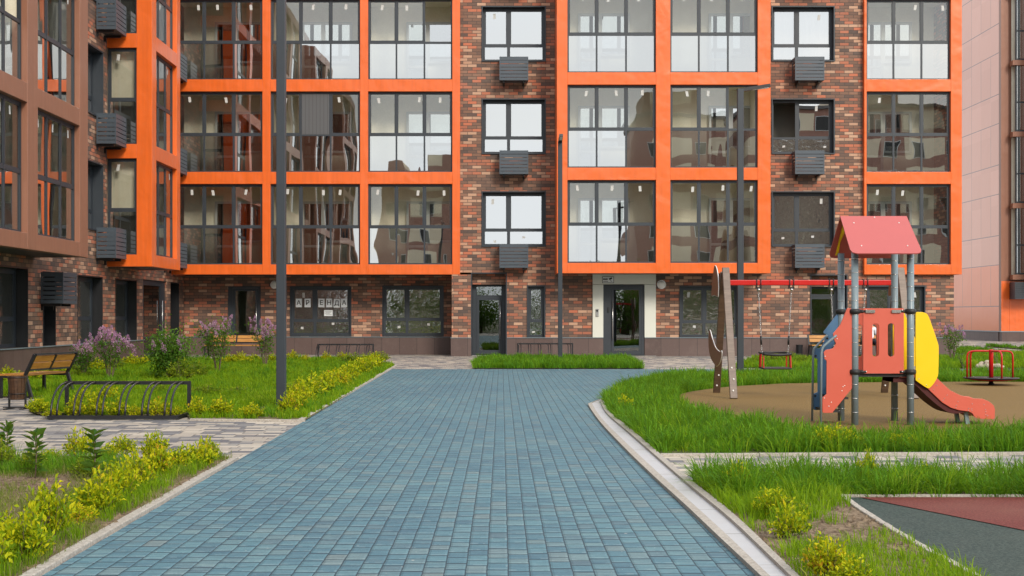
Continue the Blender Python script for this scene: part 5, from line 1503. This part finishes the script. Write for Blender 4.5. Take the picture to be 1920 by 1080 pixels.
# clods on bare soil
def clods(poly, n, seed, label):
    P = np.asarray([(p[0], p[1]) for p in poly]); lo, hi = P.min(0), P.max(0); r = np.random.default_rng(seed)
    x, y = r.uniform(lo[0], hi[0], n), r.uniform(lo[1], hi[1], n); k = inside(P, x, y) & (x > (-40 - CX) * y / F) & (x < (1980 - CX) * y / F); x, y = x[k], y[k]; n = len(x)
    s = .006 + .018 * r.random(n) ** 3
    B_ = np.array([(1, 0, 0), (-.5, .87, 0), (-.5, -.87, 0), (0, 0, 1.0)])
    V = np.zeros((n, 4, 3)); V[:] = B_[None] * s[:, None, None] * r.uniform(.6, 1.3, (n, 4, 1)); V[:, :, 0] += x[:, None]; V[:, :, 1] += y[:, None]; V[:, :, 2] += Lw - .001
    b = (np.arange(n) * 4)[:, None]
    Fc = np.concatenate([b + np.array([0, 1, 3]), b + np.array([1, 2, 3]), b + np.array([2, 0, 3])], 0)
    tag(fast_mesh('gravel', V.reshape(-1, 3), Fc, 'soil'), label, 'soil crumbs', None, 'stuff')
clods(bedNL, 26000, 1, 'loose soil crumbs on the near left bed')
clods(lawnN, 9000, 2, 'loose soil crumbs beside the sports court')

def leaves_mesh(name, base, direc, L, W, mat, parent, r, fold=.25):
    """one two-triangle leaf per row: base points, directions"""
    n = len(base); d = direc / np.linalg.norm(direc, axis=1, keepdims=True)
    up = r.normal(size=(n, 3)) * .6 + np.array([0, 0, 1.0]); s = np.cross(d, up); s /= np.linalg.norm(s, axis=1, keepdims=True) + 1e-9
    nn = np.cross(s, d)
    L = L[:, None]; W = W[:, None]
    V = np.zeros((n, 4, 3))
    V[:, 0] = base; V[:, 1] = base + d * L * .45 + s * W / 2 + nn * W * fold; V[:, 2] = base + d * L - nn * L * .12; V[:, 3] = base + d * L * .45 - s * W / 2 + nn * W * fold
    b = (np.arange(n) * 4)[:, None]
    Fc = np.concatenate([b + np.array([0, 1, 2]), b + np.array([0, 2, 3])], 0)
    return fast_mesh(name, V.reshape(-1, 3), Fc, mat, parent)
def bush(seed, R_, H, ntw, nl, leaf, mat, label, loc=(0, 0, 0), name='golden_bush', cat='bush', group=None, stem='bark', spread=1.0, wide=.5):
    r = np.random.default_rng(seed)
    t = thing(name, loc, label, cat, group)
    m = MB(); B, D = [], []
    for i in range(ntw):
        a = r.uniform(0, 2 * math.pi); rad = R_ * math.sqrt(r.random()); q = rad / R_
        tip = np.array([rad * math.cos(a), rad * math.sin(a), H * (1 - .55 * q ** 2.2) * r.uniform(.55, 1.08)])
        st = np.array([tip[0] * .12, tip[1] * .12, 0]); mid = (st + tip) / 2 + np.array([tip[0] * .12, tip[1] * .12, H * .06])
        if i % 3 == 0: m.tube([st, mid, tip], [.005, .0035, .0015], 4, caps=False)
        for j in range(nl):
            f = .30 + .70 * (j + r.random() * .6) / nl
            p = (1 - f) ** 2 * st + 2 * f * (1 - f) * mid + f * f * tip
            dd = (tip - st) / np.linalg.norm(tip - st) * .6 + r.normal(size=3) * .62 * spread + np.array([0, 0, .1])
            B.append(p + r.normal(size=3) * leaf * .25); D.append(dd)
    m.build('stem', stem, t)
    n = len(B); Ls = leaf * r.uniform(.6, 1.25, n)
    leaves_mesh('foliage', np.array(B), np.array(D), Ls, Ls * wide, mat, t, r)
    return t
protoG = [bush(100 + i, .20 + .02 * i, .30 + .02 * i, 62, 13, .052, 'leaf_gold', '') for i in range(4)]
protoH = [bush(120 + i, .22, .30, 80, 14, .036, 'leaf_goldgreen', '', name='green_bush') for i in range(2)]
used = set()
ORD = ['first', 'second', 'third', 'fourth', 'fifth', 'sixth', 'seventh', 'eighth', 'ninth', 'tenth', 'eleventh', 'twelfth', 'thirteenth', 'fourteenth', 'fifteenth', 'sixteenth', 'seventeenth', 'eighteenth', 'nineteenth', 'twentieth', 'twenty first', 'twenty second']
def put_bush(protos, x, y, h, wd, label, group, cat='bush'):
    """h, wd: size in metres"""
    i = random.randrange(len(protos)); p = protos[i]
    if id(p) in used: t = copy_tree(p)
    else: t = p; used.add(id(p))
    t.location = (x, y, Lw - .01); t.rotation_euler = (0, 0, random.uniform(0, 6.28))
    sx = wd / .44; t.scale = (sx, sx, h / .34)
    t['label'] = label; t['group'] = group; t['category'] = cat
def row(protos, pts, label, group, cat='bush', alt=None):
    for i, (px, py, hp, wp) in enumerate(pts):
        x, y = G(px, py); s = F / y
        if 'near left bed' in label: hp, wp = hp * .86, wp * .86
        pr = protos if not alt or random.random() > .3 else alt
        put_bush(pr, x, y, hp / s, wp / s, label % ORD[i], group, cat)
# row along the kerb of the near left bed, nearest first
row(protoG, [(-30, 1085, 120, 140), (48, 1058, 118, 120), (10, 1030, 90, 90), (92, 1018, 140, 100), (150, 990, 50, 80), (180, 972, 96, 96), (222, 945, 96, 96), (256, 922, 84, 84), (298, 898, 84, 80), (342, 884, 58, 70), (376, 880, 66, 70), (392, 866, 50, 50)],
    '%s golden bush from the camera along the kerb of the near left bed', 'golden bushes along the kerb of the near left bed')
row(protoG, [(148, 862, 62, 62), (232, 855, 42, 62), (290, 868, 70, 60), (200, 862, 30, 50), (95, 868, 30, 45)],
    '%s golden bush at the back edge of the near left bed, in no strict line', 'golden bushes at the back edge of the near left bed')
row(protoH, [(60, 888, 66, 80), (5, 880, 72, 60), (160, 900, 56, 75), (330, 880, 50, 80)], '%s mid green bush standing among the golden ones in the near left bed', 'green bushes in the near left bed')
# row along the kerb of the left lawn
pts = []
n = 19
for i in range(n):
    f = i / (n - 1); py = 781 * (1 - f) ** 1.5 + (1 - (1 - f) ** 1.5) * 688; y = Yg(py); x = xl(y) - (.42 if i > 2 else .26) - random.uniform(0, .14)
    pts.append((CX + x * F / y, py, (.36 + random.uniform(-.05, .06)) * F / y, (.52 + random.uniform(-.06, .1)) * (1 if i > 3 else .62) * F / y))
row(protoG, pts, '%s golden bush from the near end of the row along the blue path', 'golden bushes in the row between left lawn and blue path')
row(protoG, [(72, 778, 32, 45), (98, 785, 20, 40), (140, 783, 42, 45), (178, 783, 44, 50), (222, 785, 38, 46), (258, 784, 24, 40), (296, 785, 36, 46), (330, 784, 24, 36), (368, 784, 40, 42), (415, 784, 42, 50), (470, 786, 28, 44), (160, 760, 36, 50), (205, 757, 34, 46)],
    '%s golden bush from the left behind the near bike rack', 'golden bushes along the lower edge of the left lawn')
row(protoG, [(20, 722, 28, 60), (60, 716, 24, 50), (100, 706, 26, 50), (135, 702, 26, 50), (150, 712, 24, 44), (180, 700, 26, 44), (215, 694, 24, 44), (245, 690, 24, 44), (272, 688, 22, 40), (30, 700, 24, 50), (8, 712, 26, 50)],
    '%s golden bush from the left in the strip along the left wing', 'golden bushes planted along the left wing', alt=protoH)
row(protoG, [(430, 684, 20, 36), (450, 681, 20, 30), (475, 680, 18, 28), (508, 681, 18, 28), (548, 680, 22, 22), (572, 680, 16, 26), (612, 680, 22, 22), (644, 678, 18, 26), (460, 683, 14, 36)],
    '%s golden bush from the left at the back of the left lawn', 'golden bushes at the back of the left lawn')
row(protoH, [(660, 684, 26, 50), (690, 683, 24, 44), (712, 680, 24, 40), (340, 716, 50, 60), (368, 712, 40, 50), (385, 744, 26, 70), (450, 745, 22, 70), (300, 742, 26, 60), (250, 735, 24, 50), (560, 740, 30, 60), (425, 768, 20, 60)],
    '%s leafy green bush of the left lawn', 'green bushes scattered over the left lawn')
row(protoG, [(1480, 1016, 66, 70), (1452, 978, 64, 76), (1384, 930, 66, 60), (1552, 1094, 90, 92), (1600, 1112, 70, 90), (1503, 976, 34, 40)], '%s golden bush of the soil patch beside the drain, counted in no strict line', 'golden bushes on the soil between drain and sports court')
row(protoG, [(1172, 775, 32, 34), (1160, 760, 20, 24), (1248, 812, 22, 30), (1225, 800, 18, 24), (1560, 848, 52, 62), (1590, 846, 46, 44), (1532, 846, 36, 40), (1470, 852, 28, 30), (1680, 846, 34, 34), (1712, 846, 30, 30), (1760, 842, 24, 40), (1795, 842, 24, 30), (1625, 912, 62, 44), (1478, 912, 40, 44), (1740, 906, 40, 44), (1610, 846, 30, 40)],
    '%s small golden bush poking out of the long grass round the play area', 'small golden bushes in the long grass', alt=protoG)
row(protoG, [(1555, 706, 16, 26), (1630, 712, 26, 34), (1642, 712, 22, 26), (1395, 716, 14, 24), (1500, 710, 14, 30), (1352, 726, 16, 26), (1300, 720, 14, 26), (1260, 722, 14, 26), (1700, 712, 14, 24), (1460, 714, 14, 24)],
    '%s small golden bush in the grass between play surface and blue path', 'small golden bushes behind the play surface')
row(protoH, [(1450, 684, 24, 40), (1480, 682, 26, 40), (1505, 684, 20, 34), (1420, 684, 18, 34)], '%s leafy green bush at the foot of the wall behind the swing', 'green bushes behind the swing')
for p in protoG + protoH:
    assert id(p) in used
# seedlings with larger leaves in the near bed
def seedling(px, py, hp, label, seed):
    x, y = G(px, py); s = F / y; H = hp / s; r = np.random.default_rng(seed)
    t = thing('seedling', (x, y, Lw), label, 'plant', 'broad leaved seedlings in the near left bed')
    m = MB(); m.tube([(0, 0, -.02), (.01, 0, H * .5), (0, .01, H * .95)], [.006, .005, .003], 6); m.build('stem', 'bark', t)
    B, D = [], []
    for k in range(7):
        z = H * (.18 + .76 * k / 6)
        for q in range(4):
            a = q * math.pi / 2 + (k % 2) * .78 + r.normal() * .2; B.append((0, 0, z)); D.append((math.cos(a), math.sin(a), .25 + .5 * k / 5 + r.normal() * .15))
    n = len(B); leaves_mesh('foliage', np.array(B), np.array(D),   .125 * r.uniform(.6, 1.15, n), .055 * r.uniform(.8, 1.1, n), 'leaf_green', t, r)
    return t
seedling(66, 902, 84, 'left broad leaved seedling in the near left bed', 5)
seedling(176, 908, 92, 'right broad leaved seedling in the near left bed', 6)
seedling(12, 868, 66, 'broad leaved seedling cut by the left edge of the view', 8)
seedling(1208, 735, 24, 'lone weed sprouting at the grass corner by the blue path', 9) if False else None

def lilac(px, py, hp, wp, label, seed, leafy=1.0, flowers=1.0, hue='flower_lilac'):
    x, y = G(px, py); s = F / y; H, W = hp / s, wp / s; r = np.random.default_rng(seed)
    t = thing('lilac_shrub', (x, y, Lw - .01), label, 'shrub', 'young lilac shrubs in bloom')
    m = MB(); tips = []; B, D = [], []
    nst = 7
    for i in range(nst):
        a = 2 * math.pi * i / nst + r.normal() * .3; q = r.uniform(.35, 1)
        end = np.array([W / 2 * q * math.cos(a), W / 2 * q * math.sin(a), H * (1 - .25 * q) * r.uniform(.72, .95)])
        st = np.array([.03 * math.cos(a), .03 * math.sin(a), 0]); mid = np.array([end[0] * .35, end[1] * .35, H * .45])
        P = [(1 - f) ** 2 * st + 2 * f * (1 - f) * mid + f * f * end for f in np.linspace(0, 1, 7)]
        m.tube(P, list(np.linspace(.011, .004, 7)), 6, caps=False); tips.append(end)
        for f in (.35, .5, .62, .75, .85):
            p = (1 - f) ** 2 * st + 2 * f * (1 - f) * mid + f * f * end
            e = p + np.array([r.normal() * W * .14, r.normal() * W * .14, H * r.uniform(.02, .16)])
            m.tube([p, e], [.0045, .002], 4, caps=False); 
            if f > .5: tips.append(e)
            for j in range(int(26 * leafy)):
                g = r.random(); B.append(p + (e - p) * g + r.normal(size=3) * .04 * (1 + leafy)); D.append(r.normal(size=3) + np.array([0, 0, -.2]))
    m.build('stem', 'bark', t)
    if leafy > 1.5:
        for j in range(1500):
            v = r.normal(size=3); v /= np.linalg.norm(v); rr = r.random() ** .4
            lob = 1 + .35 * math.sin(5 * math.atan2(v[1], v[0]) + 3 * v[2]) ; B.append(np.array([v[0] * W * .42 * rr * lob, v[1] * W * .42 * rr * lob, H * .50 + v[2] * H * .42 * rr * lob])); D.append(r.normal(size=3) + v)
    n = len(B); Ls = .058 * r.uniform(.6, 1.2, n)
    leaves_mesh('foliage', np.array(B), np.array(D), Ls, Ls * .62, 'leaf_lilac', t, r)
    B, D = [], []
    sel = [q for q in tips if r.random() < flowers]
    for tip in sel:
        for c in range(int(1 + 2 * r.random())):
            base = tip + r.normal(size=3) * .03; ax = np.array([r.normal() * .35, r.normal() * .35, 1]); ax /= np.linalg.norm(ax); L = r.uniform(.09, .16)
            for j in range(110):
                f = r.random(); rad = .036 * (1 - f * .75); v = r.normal(size=3); v /= np.linalg.norm(v)
                B.append(base + ax * L * f + v * rad); D.append(v + ax * .4)
    if B:
        n = len(B); Ls = .017 * r.uniform(.7, 1.3, n); leaves_mesh('flowers', np.array(B), np.array(D), Ls, Ls, hue, t, r, .1)
    return t
lilac(206, 716, 114, 76, 'leftmost lilac, thin stems and mauve flowers, before the left wing', 1, .8, .9)
lilac(156, 712, 78, 52, 'second lilac from the left, low mauve flowers and thin leaves', 2, .8, .6)
lilac(318, 714, 100, 92, 'dense leafy lilac with few pale flowers before the wing door', 3, 3.0, .10)
lilac(408, 704, 130, 74, 'lilac shrub with tall mauve panicles before the glazed door', 4, 1.5, .75)
lilac(497, 690, 108, 56, 'lilac shrub with bare forked stems just left of the nearest lamp post', 5, .7, .95)
lilac(1785, 682, 92, 62, 'lilac shrub by the right end of the brick wall near the roundabout', 6, .7, .7)
def sapling(px, py, hp, label, seed):
    x, y = G(px, py); s = F / y; H = hp / s; r = np.random.default_rng(seed); t = thing('sapling', (x, y, Lw), label, 'sapling', 'bare saplings of the right lawn'); m = MB(); B, D = [], []
    for i in range(6):
        a = r.uniform(0, 6.28); e = np.array([math.cos(a) * H * .35, math.sin(a) * H * .2, H * r.uniform(.6, 1)]); m.tube([(0, 0, 0), e * .5 + np.array([0, 0, H * .08]), e], [.007, .005, .002], 5, caps=False)
        for j in range(14): f = r.uniform(.3, 1); B.append(e * f); D.append(r.normal(size=3))
    m.build('stem', 'bark', t); n = len(B); leaves_mesh('foliage', np.array(B), np.array(D), np.full(n, .035), np.full(n, .02), 'leaf_green', t, r)
sapling(1806, 692, 30, 'small nearly bare sapling left of the roundabout', 1)
sapling(1872, 690, 48, 'thin bare sapling standing behind the roundabout', 2)

# trees behind the camera (mirrored in the ground floor glass)
def tree(x, y, H, label, seed):
    r = np.random.default_rng(seed); t = thing('tree', (x, y, 0), label, 'tree', 'trees behind the camera'); m = MB()
    m.tube([(0, 0, -.05), (.05, 0, H * .3), (0, .05, H * .6)], [.12, .09, .05], 8); B, D = [], []
    for i in range(24):
        a = r.uniform(0, 6.28); z = H * r.uniform(.05, .55); L = H * r.uniform(.18, .32); e = np.array([math.cos(a) * L, math.sin(a) * L, z + L * r.uniform(.3, 1.0)]); m.tube([(0, 0, z), e], [.04, .012], 5, caps=False)
        c = r.normal(size=(230, 3)) * L * .5; B += list(e + c); D += list(r.normal(size=(230, 3)))
    m.build('trunk', 'bark', t); n = len(B); leaves_mesh('crown', np.array(B), np.array(D), np.full(n, .16), np.full(n, .09), 'leaf_green', t, r)
for i, (x, y, H) in enumerate(((-8, -13, 4.2), (-4.5, -15, 4.8), (-1.5, -13, 3.6), (1.8, -16, 4.6), (5.5, -14, 5.0), (9, -13, 4.4), (13, -15, 5.2), (18, -14, 5.0), (24, -16, 5.6), (30, -15, 5.0))):
    tree(x, y, H, ORD[i] + ' tree from the left in the row behind the camera', 40 + i)
